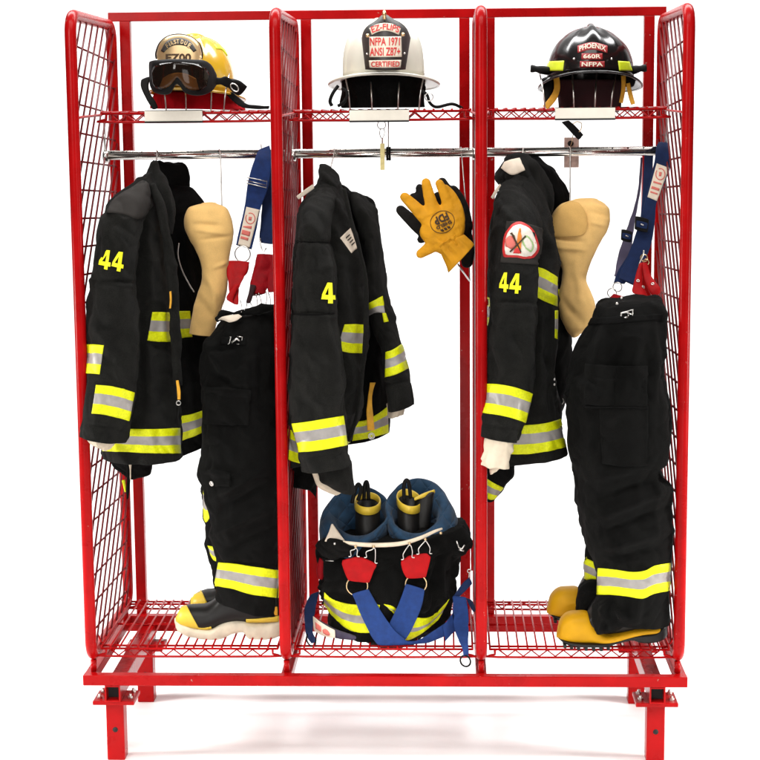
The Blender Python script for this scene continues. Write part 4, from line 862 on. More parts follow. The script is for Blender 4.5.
# right bay: yellow rubber boots
def yel_boot(label, Y, dx, dy):
    t = thing('fire_boot', label, 'boot', P(605+dx, 640+dy, Y), GB)
    S = lambda rows: [(a+dx, b_+dy, c+dx, d+dy, Y, th) for a, b_, c, d, th in rows]
    up = loft('toe_and_rand', S([(557.2, 630, 557.2, 637, .014), (559.5, 621, 559.5, 639, .032), (564, 615, 564, 640.6, .043), (570, 612, 570, 641.6, .049), (578, 611.4, 578, 642, .051), (587, 612, 587, 642.4, .050), (594, 620, 594, 642.4, .047), (604, 631, 604, 642.6, .044), (616, 630, 616, 641.4, .040), (628, 627.5, 628, 637.5, .037), (642, 625.4, 642, 633.6, .036), (656, 624.8, 656, 632, .034), (660.6, 625.6, 660.6, 630, .024)]), M['ybootm'], t, p=2.4, fold=.001, fine=.0006, step=.005)
    sl = loft('outsole', S([(558.6, 634, 558.6, 637.6, .02), (566, 637, 566, 641.4, .042), (580, 638.6, 580, 643.2, .049), (600, 638.8, 600, 644, .047), (614, 637, 614, 641.6, .04), (630, 633, 630, 638, .036), (641, 630.5, 641, 641, .036), (655, 628.5, 655, 640.4, .035), (664, 622, 664, 637.6, .026), (667, 624, 667, 634, .012)]), M['brub'], t, p=3.4, fold=.0, fine=.001)
    for x, y0, y1 in ((564, 641.4, 644.4), (570.5, 642.4, 645.8), (577.5, 643, 646.6), (585, 643.6, 647.2), (592.5, 643.8, 647.6), (600, 643.8, 647.6), (607, 643, 646.6)):
        b = MB(); a = P(x-1.5+dx, y1-1.2+dy, Y); c = P(x+1.5+dx, y0-1.4+dy, Y); b.box((a.x, Y-.047, a.z), (c.x, Y+.045, c.z), .001); b.build('cleat', M['brub'], sl, smooth=False)
    loft('shaft', S([(588, 612, 588, 632, .040), (594, 600, 594, 634, .046), (604, 588, 604, 634, .047), (620, 580, 620, 633, .048), (640, 580, 640, 628, .046), (655, 584, 655, 627, .042), (662, 590, 662, 626, .03)]), M['brub'], t, fold=.002)
    return t
yy1 = standing_y(600, 648)
yel_boot('yellow rubber boot with black cleated sole, the nearer one under the right bay trousers', yy1+.03, 0, 0)
yel_boot('yellow rubber boot half hidden behind its nearer twin in the right bay', yy1+.19, -9.5, -24.5)

# -------------------------------------------------------------- trousers
def ring_print(o, cx, cy, rx, ry, Y):
    B = bvh_of(o); w_ = []
    for k in range(22):
        a = R(-110+330*k/21); q, nn = hit(B, cx+rx*math.cos(a), cy+ry*math.sin(a), 0, False, Y); w_.append(q+nn*.0022)
    b = MB(); b.tube(w_, .0014, 6); b.build('ring_print', M['pink'], o)
GT = 'turnout trousers set over their boots'
t1 = thing('turnout_trousers', 'black turnout trousers with blue braces in the left bay, standing over black boots', 'trousers', P(240, 605, yb1), GT)
Y1 = yb1+.03
lf2 = loft('trouser_leg', [(222, 350, 270, 350, Y1+.14, .05), (210, 420, 268, 420, Y1+.14, .08), (203.8, 480, 266, 480, Y1+.15, .085), (205.5, 505, 266, 505, Y1+.15, .085), (206.6, 530, 268, 530, Y1+.15, .085), (208, 552, 268, 552, Y1+.15, .085), (214, 575, 268, 580, Y1+.15, .08), (218, 589, 268, 596, Y1+.15, .075)], M['black2'], t1, fold=.006, seed=41)
leg1 = loft('trouser_leg', [(226, 318, 278, 308, Y1+.05, .085), (216, 330, 279.5, 322, Y1+.04, .10), (206.5, 345, 280, 345, Y1+.03, .115), (203.6, 362, 280, 365, Y1+.02, .115), (204, 385, 280, 388, Y1+.02, .115), (204.6, 410, 280, 412, Y1+.01, .115), (205, 440, 281, 440, Y1, .115), (203.5, 458, 281.5, 458, Y1, .115), (200.2, 471, 281.8, 470, Y1, .112), (203.4, 482, 282, 482, Y1, .11), (206.5, 500, 282, 500, Y1, .105), (209.5, 518, 282, 515, Y1, .10), (211, 535, 281.6, 532, Y1, .098), (214.6, 550, 281, 550, Y1, .096), (217.8, 562, 280, 570, Y1, .095), (215.6, 576, 278.6, 584, Y1, .095), (217.4, 590, 277, 600, Y1, .092), (219.6, 597, 276, 612, Y1, .085)], M['black3'], t1, fold=.0052, seed=42, p=2.7, caps=('flat', 'in'), n=120,
    creases=[(208, 344, 224, 372, 5, .009), (214, 372, 232, 388, 4, -.007), (206, 352, 236, 348, 3, -.006), (210, 390, 252, 394, 2, .004), (248, 330, 250, 440, 6, .007), (262, 330, 258, 420, 5, -.006), (206, 470, 236, 474, 3, .005), (210, 500, 262, 470, 5, .008), (212, 515, 272, 482, 4, -.007), (214, 535, 275, 505, 5, .008), (222, 552, 276, 528, 4, -.006), (222, 562, 277, 566, 2, -.004), (236, 372, 246, 360, 3, .005)])
loft('waist_facing', [(217, 320.5, 224, 318.6, Y1-.05, .004), (222, 316.6, 229, 322.6, Y1-.072, .006), (230, 314.6, 237, 321, Y1-.075, .006), (237, 314, 242, 317, Y1-.06, .004)], M['label'], t1, n=24, fold=.003)
loft('waist_edge', [(215, 318, 218, 322, Y1-.055, .006), (222, 311.6, 226, 316, Y1-.03, .01), (238, 311, 241, 315, Y1-.03, .012), (252, 308, 254, 314, Y1-.04, .01), (264, 305, 266, 311, Y1-.045, .01), (279, 304, 279, 310, Y1-.04, .008)], M['black3'], t1, n=24, fold=.005)
decal('cargo_pocket', leg1, [(206, 387), (225, 389), (250, 389.6)], [(206, 424), (224, 425), (249, 424.8)], M['black3'], t1, off=.007, Y=Y1)
kp = decal('knee_tab', leg1, [(201.6, 470), (216, 471), (231, 473)], [(205, 484), (217, 486), (231, 487)], M['black3'], t1, off=.008, Y=Y1)
b = MB(); q, nn = hit(bvh_of(leg1), 214, 482.5, 0); b.torus(q+nn*.010, .0058, .0022, ax=nn, n=18); b.ball(q+nn*.0085, .0038); b.build('snap', M['steel'], kp)
q, nn = hit(bvh_of(leg1), 234.6, 340, 0)
b = MB(); b.tube([P(x, y, q.y-.008) for x, y in ((229.6, 337), (231, 336.6), (229.4, 343), (227.8, 344.4))], .0016, 6); b.tube([P(x, y, q.y-.009) for x, y in ((237, 336.4), (242.4, 337), (241.4, 344), (236.6, 344))], .0018, 6)
b.tube([P(x, y, q.y-.011) for x, y in ((231.6, 342.6), (236.6, 338.6), (240, 341))], .003, 8); b.build('buckle', M['steel'], t1)
decal('waist_strap', leg1, [(222, 337), (246, 338.5)], [(221, 344), (246, 345.5)], M['black2'], t1, off=.004, Y=Y1)
stripe(leg1, [(218.6, 562.3), (234, 564), (254, 567), (281, 570.6)], [(214.6, 585.8), (232, 588.6), (252, 594.4), (279, 598)], t1, Y1, sides=(False, True))
stripe(lf2, [(203.6, 486), (208, 488), (214, 496)], [(204, 518), (207, 522), (214, 510)], t1, Y1+.1, bands=[(.25, 0), (.65, 1), (1, 0)])
stripe(lf2, [(208, 545.6), (212, 546.4), (218, 547)], [(211, 555), (214, 560), (219, 562)], t1, Y1+.1)
# braces
YS = .30
s1 = loft('brace_strap', [(259, 150, 269.6, 145.5, .372, .003), (256, 156, 271.6, 158, .345, .003), (251.5, 170, 270, 176, .33, .003), (248, 184, 267, 190, .325, .003), (244.6, 204, 260, 210, .32, .003), (240, 226, 256, 231, .315, .003), (236.2, 245, 251.6, 249.4, .31, .003)], M['dblue'], t1, p=6, fold=.003, fine=.0003, n=40)
decal('strap_label', s1, [(246.4, 206.8), (259.6, 209.8)], [(238, 244.6), (249.6, 247.8)], M['label'], s1, off=.0018, Y=.31)
for tp, bt in (([(249, 216.6), (252, 217)], [(248.6, 220), (251.4, 220.4)]), ([(243.6, 226), (252, 226)], [(243, 227), (251.4, 229)]), ([(242.4, 229.6), (250.6, 231.8)], [(241.4, 234), (249.6, 236.4)]), ([(241, 236), (248.6, 238)], [(240.4, 238.4), (248, 240.6)])):
    decal('label_print', s1, tp, bt, M['pink'], s1, off=.0032, Y=.31)
ring_print(s1, 250.4, 218.4, 4.6, 5.4, .31)
for o_ in (0, 6):
    b = MB(); b.tube([P(x, y, .308) for x, y in ((247.4, 177.4+o_*.2), (267, 181.4+o_*.2), (266.4, 187.6), (246.6, 183.2))], .0016, 8, True); b.build('strap_slider', M['steel'], s1); break
b = MB(); b.tube([P(x, y, .306) for x, y in ((246.6, 180.4), (266.6, 185.4))], .0012, 6); b.build('slider_bar', M['steel'], s1)
s2 = loft('brace_strap', [(262, 158, 276, 160, .40, .003), (263, 190, 275, 192, .38, .003), (261.5, 215, 274, 216, .36, .003), (259.5, 242, 272.5, 244, .34, .003)], M['navy'], t1, p=6, fold=.003, n=32)
wire('brace_hook', [(261, 144, .39), (261.6, 149, .385), (263, 151.4, .375)], .0018, M['steel'], t1)
b = MB(); b.torus(P(242.6, 254, .305), .0225, .0018, ax=Vector((.15, 1, 0)).normalized(), n=28); b.build('brace_ring', M['steel'], s1)
loft('leather_tab', [(229.4, 261, 249, 262.4, .29, .004), (228.4, 272, 245.4, 273, .27, .005), (228.6, 283, 241.6, 284, .25, .006), (229, 292, 240, 295, .235, .006), (232, 303, 239, 304, .22, .005)], M['rleather'], t1, fold=.005, n=30)
loft('leather_tab', [(234, 285, 239.6, 285, .23, .004), (226.6, 297, 233.6, 300, .22, .005), (229, 301, 235, 304.6, .21, .004)], M['rleather'], t1, fold=.003, n=24)
loft('leather_tab', [(257.6, 254.6, 274, 255, .32, .004), (254.6, 268, 274, 270, .30, .006), (252.6, 282, 268, 284, .28, .007), (252.6, 294, 266, 293, .26, .006)], M['dleather'], t1, fold=.006, n=30)
loft('leather_tab', [(250, 285, 256, 286, .25, .004), (247, 297, 252, 300, .235, .005), (246, 302, 250, 303, .23, .004)], M['maroon'], t1, fold=.003, n=24)
loft('leather_tab', [(268, 272, 275, 272, .27, .004), (266.6, 285, 276, 285, .25, .005), (268, 292, 276, 291, .24, .004)], M['dleather'], t1, fold=.003, n=24)
for x0, y0, x1, y1 in ((240, 300, 241.4, 312), (247, 303, 244.4, 310), (249.6, 302, 252.4, 309), (256, 294, 257, 310.6), (258.6, 293, 261.6, 308), (266, 291, 265.4, 307), (268, 292, 270.6, 306)):
    wire('brace_clip', [(x0, y0, .235), ((x0+x1)/2+1, (y0+y1)/2, .225), (x1, y1, Y1-.045)], .0013, M['steel'], t1, sm=3)
b = MB(); b.tube([P(260, 238, .33), P(261, 247, .326), P(263.6, 252, .322), P(266.4, 248, .326)], .0022, 8); b.build('brace_ring', M['steel'], s2)

# right bay trousers
t3 = thing('turnout_trousers', 'black turnout trousers with navy braces in the right bay, standing over yellow boots', 'trousers', P(630, 630, yy1), GT)
Y3 = yy1+.04
lb = loft('trouser_leg', [(594, 340, 640, 340, Y3+.14, .07), (575, 400, 635, 400, Y3+.15, .085), (571, 440, 630, 440, Y3+.15, .085), (573, 475, 625, 475, Y3+.15, .08), (579.5, 510, 622, 510, Y3+.15, .078), (587, 540, 622, 540, Y3+.15, .076), (584.4, 558, 625, 563, Y3+.15, .076), (583, 579, 628, 584, Y3+.15, .076), (577, 592, 628, 598, Y3+.15, .072), (575.5, 603, 628, 606, Y3+.15, .066)], M['black2'], t3, fold=.006, seed=51)
lg = loft('trouser_leg', [(608, 300.5, 658, 296.5, Y3+.06, .07), (597, 305, 662, 300, Y3+.05, .095), (593, 315, 664.6, 310, Y3+.04, .11), (588.4, 326, 665, 322, Y3+.03, .118), (580, 343, 664.6, 340, Y3+.02, .12), (574, 358, 663.6, 358, Y3+.02, .12), (569.6, 374, 663, 374, Y3+.01, .12), (567.8, 390, 664.4, 388, Y3, .12), (567.4, 407, 667.6, 405, Y3, .12), (568.6, 425, 669.4, 422, Y3, .12), (568, 445, 669.6, 442, Y3, .12), (569.2, 456, 668, 459, Y3, .118), (573.4, 468, 659.8, 468, Y3, .112), (575.4, 480, 667, 478, Y3, .11), (577.4, 495, 671, 491, Y3, .11), (580.4, 515, 670.4, 510, Y3, .108), (584.6, 533, 669.4, 528, Y3, .106), (591, 550, 669, 546, Y3, .104), (597, 568, 669, 563, Y3, .104), (597.4, 582, 668.6, 578, Y3, .104), (597.6, 596, 668.6, 592, Y3, .102), (593, 608, 668, 608, Y3, .098), (589.4, 617, 667.6, 622, Y3, .088)], M['black3'], t3, fold=.0050, seed=52, p=2.7, caps=('flat', 'in'), n=120,
    creases=[(606, 320, 590, 400, 6, .007), (622, 345, 612, 400, 6, -.006), (640, 330, 632, 372, 5, .005), (655, 320, 655, 400, 4, .006), (575, 380, 600, 395, 4, .006), (600, 478, 640, 468, 4, .006), (596, 500, 664, 478, 5, -.009), (592, 520, 668, 490, 5, .009), (596, 535, 668, 508, 4, -.007), (602, 550, 668, 530, 5, .007), (604, 560, 664, 548, 4, -.005), (600, 600, 632, 622, 4, .006), (612, 600, 612, 628, 4, -.006), (640, 598, 636, 624, 4, .006), (598, 556, 622, 562, 3, .004)])
loft('hem_drape', [(593, 606, 632, 604, Y3-.04, .055), (589.6, 617, 626, 618, Y3-.04, .052), (591, 628, 618, 627.6, Y3-.04, .045), (594.5, 631.6, 608, 631, Y3-.04, .03)], M['black3'], t3, fold=.005, seed=54, creases=[(600, 606, 612, 628, 3, .006), (608, 604, 606, 630, 3, -.005)])
loft('hem_drape', [(577.5, 588, 608, 590, Y3+.06, .05), (575.6, 600, 604, 602, Y3+.06, .045), (575.2, 607, 594, 607, Y3+.06, .04)], M['black2'], t3, fold=.004, seed=55)
decal('waist_band', lg, [(592, 318), (625, 316.6), (662, 314)], [(588.4, 325), (625, 323), (661, 320)], M['black2'], t3, off=.003, Y=Y3)
pk = decal('cargo_pocket', lg, [(600, 405), (622, 406.6), (647.6, 406)], [(602, 463), (622, 466.6), (646.6, 465.4)], M['black3'], t3, off=.0065, Y=Y3, sink=.004)
decal('pocket_flap', lg, [(588, 364), (614, 366), (645.6, 366)], [(586, 403), (614, 406.4), (646.4, 406.6)], M['black3'], t3, off=.009, Y=Y3, sink=.004)
decal('pocket_seam', lg, [(587, 404.6), (614, 406.4), (646.4, 406.8)], [(587, 406.4), (614, 408), (646.4, 408.6)], M['black2'], t3, off=.0105, Y=Y3, nv=3)
loft('pocket_corner', [(569.4, 388, 578, 388, Y3-.03, .010), (564, 394, 580, 395, Y3-.03, .014), (568, 398, 578, 404, Y3-.03, .010)], M['black2'], t3, fold=.002, n=24)
q, nn = hit(bvh_of(lg), 626, 313, 0)
b = MB(); b.tube([P(x, y, q.y-.008) for x, y in ((628, 311), (633, 309.6), (632.6, 316), (628.4, 317.4))], .0022, 8, True); b.tube([P(x, y, q.y-.010) for x, y in ((620.6, 319), (621.4, 313), (626.4, 312), (631, 314.6))], .003, 8); b.tube([P(x, y, q.y-.010) for x, y in ((622.4, 318.6), (628, 317.4))], .0035, 8); b.build('buckle', M['steel'], t3)
for x, y in ((621.6, 298), (617, 303.6)): b = MB(); q2, n2 = hit(bvh_of(lg), x, y+8, 0); b.ball(P(x, y, q2.y+.0), .0042); b.build('snap', M['steel'], t3)
stripe(lg, [(598.2, 568), (615, 569.6), (632, 572), (645, 570.6), (655, 565.6), (670, 563)], [(597, 594.6), (612, 594.6), (628, 596.4), (642, 598.4), (654, 593.6), (670, 590.6)], t3, Y3, sides=(False, True))
stripe(lb, [(583.6, 557), (592, 561), (601, 566)], [(582.6, 577.6), (590, 581), (601, 585)], t3, Y3+.1, sides=(False, True))
s3 = loft('brace_strap', [(659, 142, 667, 142.6, .39, .003), (656.4, 147, 670, 146, .365, .003), (654.6, 160, 670.6, 166, .35, .003), (650.4, 178, 664.4, 184, .34, .003), (645.6, 198, 657, 203, .335, .003), (642, 216, 655, 222, .33, .003), (634, 240, 649.6, 246, .315, .003), (625, 262, 641, 268, .30, .003), (620, 274, 636.6, 280, .285, .003), (619.6, 279, 633, 285, .275, .003)], M['navy'], t3, p=6, fold=.003, fine=.0003, n=40)
decal('strap_label', s3, [(656.6, 163.4), (669.2, 168)], [(647.4, 197), (656.8, 201)], M['label'], s3, off=.0018, Y=.33)
for tp, bt in (([(659, 172), (661.6, 172.4)], [(658.6, 176), (661, 176.4)]), ([(653.4, 181), (661.6, 183.4)], [(653, 182.6), (661.2, 185)]), ([(651.6, 186), (659.4, 188.6)], [(651, 188.4), (658.8, 191)]), ([(650.4, 191), (657.6, 193.4)], [(650, 192.4), (657.2, 194.8)])):
    decal('label_print', s3, tp, bt, M['pink'], s3, off=.0032, Y=.33)
ring_print(s3, 660.2, 174.2, 4.6, 5.6, .33)
loft('brace_strap', [(644.4, 155, 653.6, 155, .42, .003), (643.6, 175, 652, 178, .40, .003), (642, 200, 648, 205, .38, .003), (640, 220, 652, 224, .36, .003), (630, 250, 642, 256, .335, .003), (618, 270, 630, 276, .31, .003), (613.6, 283, 624, 284, .30, .003)], M['navy'], t3, p=6, fold=.002, n=32)
loft('brace_strap', [(640.6, 158, 642.6, 158, .43, .003), (638.6, 185, 641, 185, .42, .003), (634.6, 205, 637.6, 207, .41, .003), (628.4, 224, 634, 227, .40, .003), (620, 250, 631, 252, .37, .003), (614, 276, 625, 280, .33, .003)], M['purple'], t3, p=6, fold=.002, n=32)
for c_, yy in (((641.5, 224.5), .30), ((626.4, 236), .325)):
    x, y = c_; big = yy < .31
    k = 1.25 if big else 1
    loft('strap_slider', [(x-5*k, y-6.4*k, x+6*k, y-3.6*k, yy, .005), (x-5.6*k, y+3.4*k, x+4.8*k, y+6*k, yy, .005)], M['bplas'], s3, p=6, fold=0, fine=.0003, n=32)
    loft('slider_wrap', [(x-4*k, y-3*k, x+5*k, y-.8*k, yy-.005, .003), (x-4.4*k, y+1.4*k, x+4.4*k, y+3.4*k, yy-.005, .003)], M['navy'], s3, p=5, fold=0, fine=.0003, n=32)
    b = MB(); a = P(x-1, y-.5, yy-.009); c = P(x+2, y+.6, yy-.009); b.tube([a, c], .002, 8); b.build('slider_glint', M['steel'], s3)
for x, y, r_, yy in ((612, 293, .013, .28), (617.5, 287, .013, .275), (644, 258, .010, .27), (646, 262, .008, .265)):
    b = MB(); b.torus(P(x, y, yy), r_, .0017, ax=Vector((.4, 1, .1)).normalized(), n=24); b.build('brace_ring', M['steel'] if r_ > .012 else M['gold'], t3)
wire('brace_hook', [(643.8, 250, .27), (643, 256, .268), (640, 262, .266), (638.6, 267, .262)], .002, M['steel'], t3, sm=3)
ta = loft('leather_tab', [(639, 264, 642.4, 263, .262, .004), (636, 275, 642.6, 276, .25, .006), (633.6, 285, 643, 285, .235, .007), (632, 290, 646, 291, .225, .007), (633, 293, 648.4, 297, .215, .006)], M['rleather'], t3, fold=.003, n=30)
tb = loft('leather_tab', [(642, 262.6, 647.6, 264, .262, .004), (642.6, 272, 650, 273, .25, .006), (645, 282, 655, 281, .232, .007), (649, 291, 660.4, 287.6, .215, .007), (652.4, 296, 660.6, 292.6, .21, .006)], M['rleather'], t3, fold=.003, n=30)
for o_, x, y in ((ta, 638, 281), (ta, 643, 287), (tb, 652.6, 284)):
    q, nn = hit(bvh_of(o_), x, y, 0); b = MB(); b.torus(q+nn*.001, .0036, .0016, ax=nn, n=16); b.build('rivet', M['steel'], o_)
loft('leather_tab', [(610, 298, 614, 294, .27, .004), (613, 302, 620, 295.6, .25, .006), (619, 301, 625, 297, .235, .005)], M['dleather'], t3, fold=.003, n=24)

# ------------------------------------- middle bay: trousers rolled down over boots
t2 = thing('turnout_trousers', 'black turnout trousers rolled down to show blue quilted lining in the middle bay', 'trousers', P(385, 645, .25), GT)
YM = .24
bd2 = loft('rolled_shell', [(326, 541, 463, 523, YM, .15), (318.6, 546, 469.6, 538, YM, .165), (319.6, 556, 460, 550, YM, .17), (323, 570, 456.6, 565, YM, .172), (324.4, 585, 453.6, 583, YM, .172), (324.4, 597, 450, 598, YM, .172), (326, 612, 447, 611, YM, .17), (330, 625, 442, 623, YM, .165), (337, 635, 434, 632, YM, .155), (350, 641, 425, 638, YM, .14)], M['black3'], t2, fold=.013, seed=61, fk=(9, 9, 9), p=2.3, n=120, zmin=.046, caps=('flat', 'dome'),
    creases=[(330, 560, 345, 620, 5, .010), (338, 590, 372, 600, 5, -.008), (385, 560, 392, 610, 6, .010), (440, 555, 430, 610, 5, -.010), (325, 585, 345, 600, 4, .008), (380, 600, 430, 606, 5, .006), (446, 560, 440, 600, 4, .008), (350, 620, 400, 632, 3, -.006)])
loft('waist_flap', [(316.6, 546, 319, 551, YM-.09, .008), (322, 541, 325, 556, YM-.115, .012), (334, 540.6, 336, 558, YM-.155, .014), (346, 543.6, 347, 556, YM-.172, .012), (355, 547, 355.4, 551, YM-.18, .005)], M['black3'], t2, fold=.005, seed=62)
# facing edge of the waist
ed = smooth_pts([P(*q) for q in ((319, 543, YM-.08), (330, 541, YM-.14), (344, 542.6, YM-.165), (362, 544.6, YM-.178), (382, 545, YM-.18), (402, 543.4, YM-.178), (420, 538, YM-.168), (434, 531.6, YM-.15), (442, 528.6, YM-.135))], 5)
b = MB(); b.tube(ed, [.0028+.0035*abs(math.sin(math.pi*k/(len(ed)-1))) for k in range(len(ed))], 10); b.build('waist_facing', M['lining'], t2)
loft('facing_corner', [(331.6, 524.2, 332.6, 524.2, YM-.12, .003), (328.6, 532, 338.2, 532, YM-.13, .004), (324.6, 541, 345, 541, YM-.145, .005)], M['label'], t2, n=24, p=4, fold=.003)
# quilted liner: two open leg tubes
def open_tube(name, rows, m, parent, hole, seed):
    """a standing collar of quilted cloth: outer wall, rolled rim, inner wall"""
    n = 64; V = []; F = []; rings = []
    for cx, cy, rx, Y, ry in rows:
        c = P(cx, cy, Y); sc_ = (P(cx+1, cy, Y)-P(cx, cy, Y)).length
        rings.append((c, rx*sc_, ry))
    so = Vector((seed, seed*2, 0)); out = []
    for gi, (c, rx, ry) in enumerate(rings):
        for k in range(n):
            a = 2*math.pi*k/n; v = c+Vector((rx*math.cos(a), ry*math.sin(a), hole(a, gi)))
            d = Vector((math.cos(a), math.sin(a), 0)); out.append(v+d*(.012*nz(v+so, (10, 10, 12))+.004*nz(v+so, (32, 32, 32))))
    for i in range(len(rings)-1):
        for k in range(n): F.append((i*n+k, i*n+(k+1) % n, (i+1)*n+(k+1) % n, (i+1)*n+k))
    o = obj(name, out, F, m, parent); fixn(o)
    md = o.modifiers.new('smooth_surface', 'SUBSURF'); md.levels = 1; md.render_levels = 1
    return o
# the back of each rim stands high, the front is folded low
hl = lambda hi, lo: (lambda a, g: [0, 0, .4, 1, 1, .75, .1, 0][g]*((hi+lo)/2+(hi-lo)/2*math.sin(a)))
open_tube('quilted_lining', [(354, 562, 27, YM-.015, .105), (352.6, 546, 32, YM-.015, .125), (353, 531, 35, YM-.012, .138), (357, 519, 33, YM-.01, .125), (359, 517.4, 28.5, YM-.01, .105), (361, 520, 23.5, YM-.01, .085), (362, 536, 21, YM-.01, .078), (362, 560, 20, YM-.01, .072)], M['quilt'], t2, hl(.075, -.030), 3.0)
open_tube('quilted_lining', [(424, 558, 28, YM-.005, .105), (424, 542, 34, YM-.005, .125), (423, 525, 37, YM-.003, .135), (419, 513, 32.5, YM, .125), (417.4, 511.4, 28, YM, .105), (416.4, 514, 23, YM, .085), (416, 530, 20, YM, .078), (416, 556, 19, YM, .072)], M['quilt'], t2, hl(.080, -.045), 8.0)
stripe(bd2, [(324.6, 592.4), (331, 598.4), (342, 602.6), (356, 604.6), (372, 604), (380, 605)], [(324.4, 606), (333, 616), (345, 627), (356, 632), (366, 633), (376, 632)], t2, YM, bands=[(.38, 0), (.68, 1), (1, 0)])
stripe(bd2, [(384, 604), (392, 606), (399, 610), (414, 617), (432, 616), (449, 599)], [(388, 607), (393, 613), (398, 620), (404, 639), (420, 634), (438, 620)], t2, YM, bands=[(.44, 0), (.64, 1), (1, 0)])
loft('lining_edge', [(313.4, 617, 315, 629, YM-.11, .008), (322, 622, 323, 634, YM-.13, .010), (334, 628, 335, 638, YM-.15, .010), (350, 634, 350, 640, YM-.16, .008), (362, 638, 362, 641, YM-.165, .005)], M['purple'], t2, fold=.002)
lbm = loft('strap_label', [(313, 616, 313.8, 630, YM-.125, .002), (320, 621.6, 321, 635, YM-.146, .002), (328, 626.6, 329, 637.4, YM-.16, .002), (334.6, 630, 335, 638, YM-.168, .002)], M['label'], t2, p=5, n=32, fold=0, fine=0)
for tp, bt in (([(322.6, 630), (325, 628.6), (328, 630.6), (330, 634)], [(323.4, 633), (325.6, 634.6), (328, 635.6), (329.6, 635.4)]), ([(315.4, 622), (321, 626.4)], [(316, 628.6), (321.4, 631.8)])):
    decal('label_print', lbm, tp, bt, M['pink'], lbm, off=.0014, Y=YM-.15)
loft('brace_strap', [(310.5, 595, 319, 592, YM-.06, .004), (305, 606, 316, 604, YM-.08, .004), (304.4, 622, 313.6, 622, YM-.12, .004), (306, 635, 313, 633, YM-.16, .004), (311, 643, 316.6, 641, YM-.19, .004)], M['navy'], t2, p=5, fold=.003, n=32)
wire('brace_ring', [(307, 634, YM-.17), (307, 641, YM-.195), (311, 646, YM-.21), (315, 645, YM-.205), (316, 638, YM-.185)], .0022, M['bplas'], t2)
# front braces crossing
sL = loft('brace_strap', [(352, 594.4, 368.6, 589.4, YM-.192, .003), (356, 603.4, 374, 599.6, YM-.200, .003), (360.6, 614.4, 381, 611, YM-.207, .003), (367, 627.6, 389, 623, YM-.212, .003), (372.6, 638, 396, 631.6, YM-.215, .003), (381, 646.4, 403.6, 637.6, YM-.212, .003), (398, 649, 408, 641, YM-.208, .003), (418, 646, 421, 639, YM-.198, .003), (436, 639, 436, 630, YM-.175, .003), (450, 634, 448, 620, YM-.15, .003), (456, 631, 453, 612, YM-.135, .003)], M['blue'], t2, p=6, fold=.003, fine=.0004, n=40, zmin=.047)
sR = loft('brace_strap', [(405.4, 584, 425, 590, YM-.192, .003), (401.4, 595.6, 422.4, 602.2, YM-.196, .003), (396, 609.6, 417.6, 616.6, YM-.199, .003), (390, 622.6, 411.4, 630.6, YM-.199, .003), (386, 634, 404, 641, YM-.198, .003), (384, 640, 399, 645.4, YM-.197, .003)], M['blue'], t2, p=6, fold=.003, fine=.0004, n=40, zmin=.046)
loft('brace_strap', [(452.4, 596.4, 466, 597.6, YM-.10, .003), (452.6, 612, 468, 612, YM-.12, .003), (454, 628, 468.4, 628, YM-.16, .003), (459, 641, 468.6, 641, YM-.215, .003), (462, 648, 468.6, 648, YM-.232, .003), (463.6, 656, 468.4, 655, YM-.240, .003)], M['blue'], t2, p=6, fold=.003, n=36)
loft('brace_strap', [(452, 597, 455, 602, YM-.095, .003), (462, 584, 468, 588, YM-.085, .004), (469, 578, 472, 584, YM-.08, .004)], M['navy'], t2, p=5, fold=.002, n=28)
loft('brace_strap', [(466, 598, 470, 606, YM-.10, .004), (471, 600, 474, 612, YM-.09, .005), (473, 602, 475.6, 610, YM-.08, .003)], M['navy'], t2, p=4, fold=.002, n=28)
b = MB(); b.torus(P(465.4, 661, YM-.242), .0155, .0026, ax=Vector((.5, 1, 0)).normalized(), n=26); b.build('brace_ring', M['bplas'], t2)
b = MB(); b.tube([P(469.4, 572, YM-.075), P(468.6, 580, YM-.078)], .002, 6); b.torus(P(469.2, 571, YM-.075), .005, .0015, n=14); b.build('brace_clip', M['steel'], t2)
for pts, x0, x1 in (([(352, 557.6, 366, 558.6, YM-.188, .005), (343, 560.8, 377, 564, YM-.19, .006), (343.6, 567, 374.6, 570, YM-.196, .007), (346, 575, 371.6, 577, YM-.198, .006), (348.4, 580, 369.4, 582.4, YM-.197, .004)], 347.6, 366.6), ([(408, 556.8, 428, 553.4, YM-.186, .005), (401, 561, 431.4, 556.4, YM-.188, .006), (401.6, 567, 430, 564, YM-.194, .007), (404, 574, 428, 571.6, YM-.196, .006), (406.6, 578, 426.6, 577, YM-.195, .004)], 407.6, 424.4)):
    lt = loft('leather_tab', pts, M['rleather'], t2, p=3.4, fold=.003, fine=.001, n=44)
    cx = (x0+x1)/2; cy = pts[-1][1]+6
    b = MB(); w_ = [P(cx+10.6*math.cos(R(a)), cy+9.5*math.sin(R(a)), YM-.1885) for a in range(0, 360, 15)]; b.tube(w_, .0017, 8, True); b.build('brace_ring', M['gold'], lt)
clipx = [(355.6, 546.6, 350, 556, 358, 556), (373.6, 546.6, 365.6, 557, 376, 562.6), (409.6, 543.4, 402.6, 559, 413, 557), (425.4, 539.4, 418, 553.6, 430.6, 553)]
for xt, yt, xa, ya, xb, yb in clipx:
    yq = YM-.188
    b = MB(); b.tube(smooth_pts([P(xa-1.6, ya+.6, yq-.006), P(xa+1, ya, yq-.006), P(xa+.6, ya-5, yq-.006), P(xt-1.6, yt+3, yq-.004), P(xt, yt+1.6, yq-.004), P(xt+1.6, yt+3, yq-.004), P(xb-.6, yb-5, yq-.006), P(xb-1, yb, yq-.006), P(xb+1.6, yb+.6, yq-.006)], 4), .0015, 8); b.build('brace_clip', M['steel'], t2)
    b = MB(); b.ball(P(xt, yt, yq), .0042); b.build('snap', M['gold'], t2)
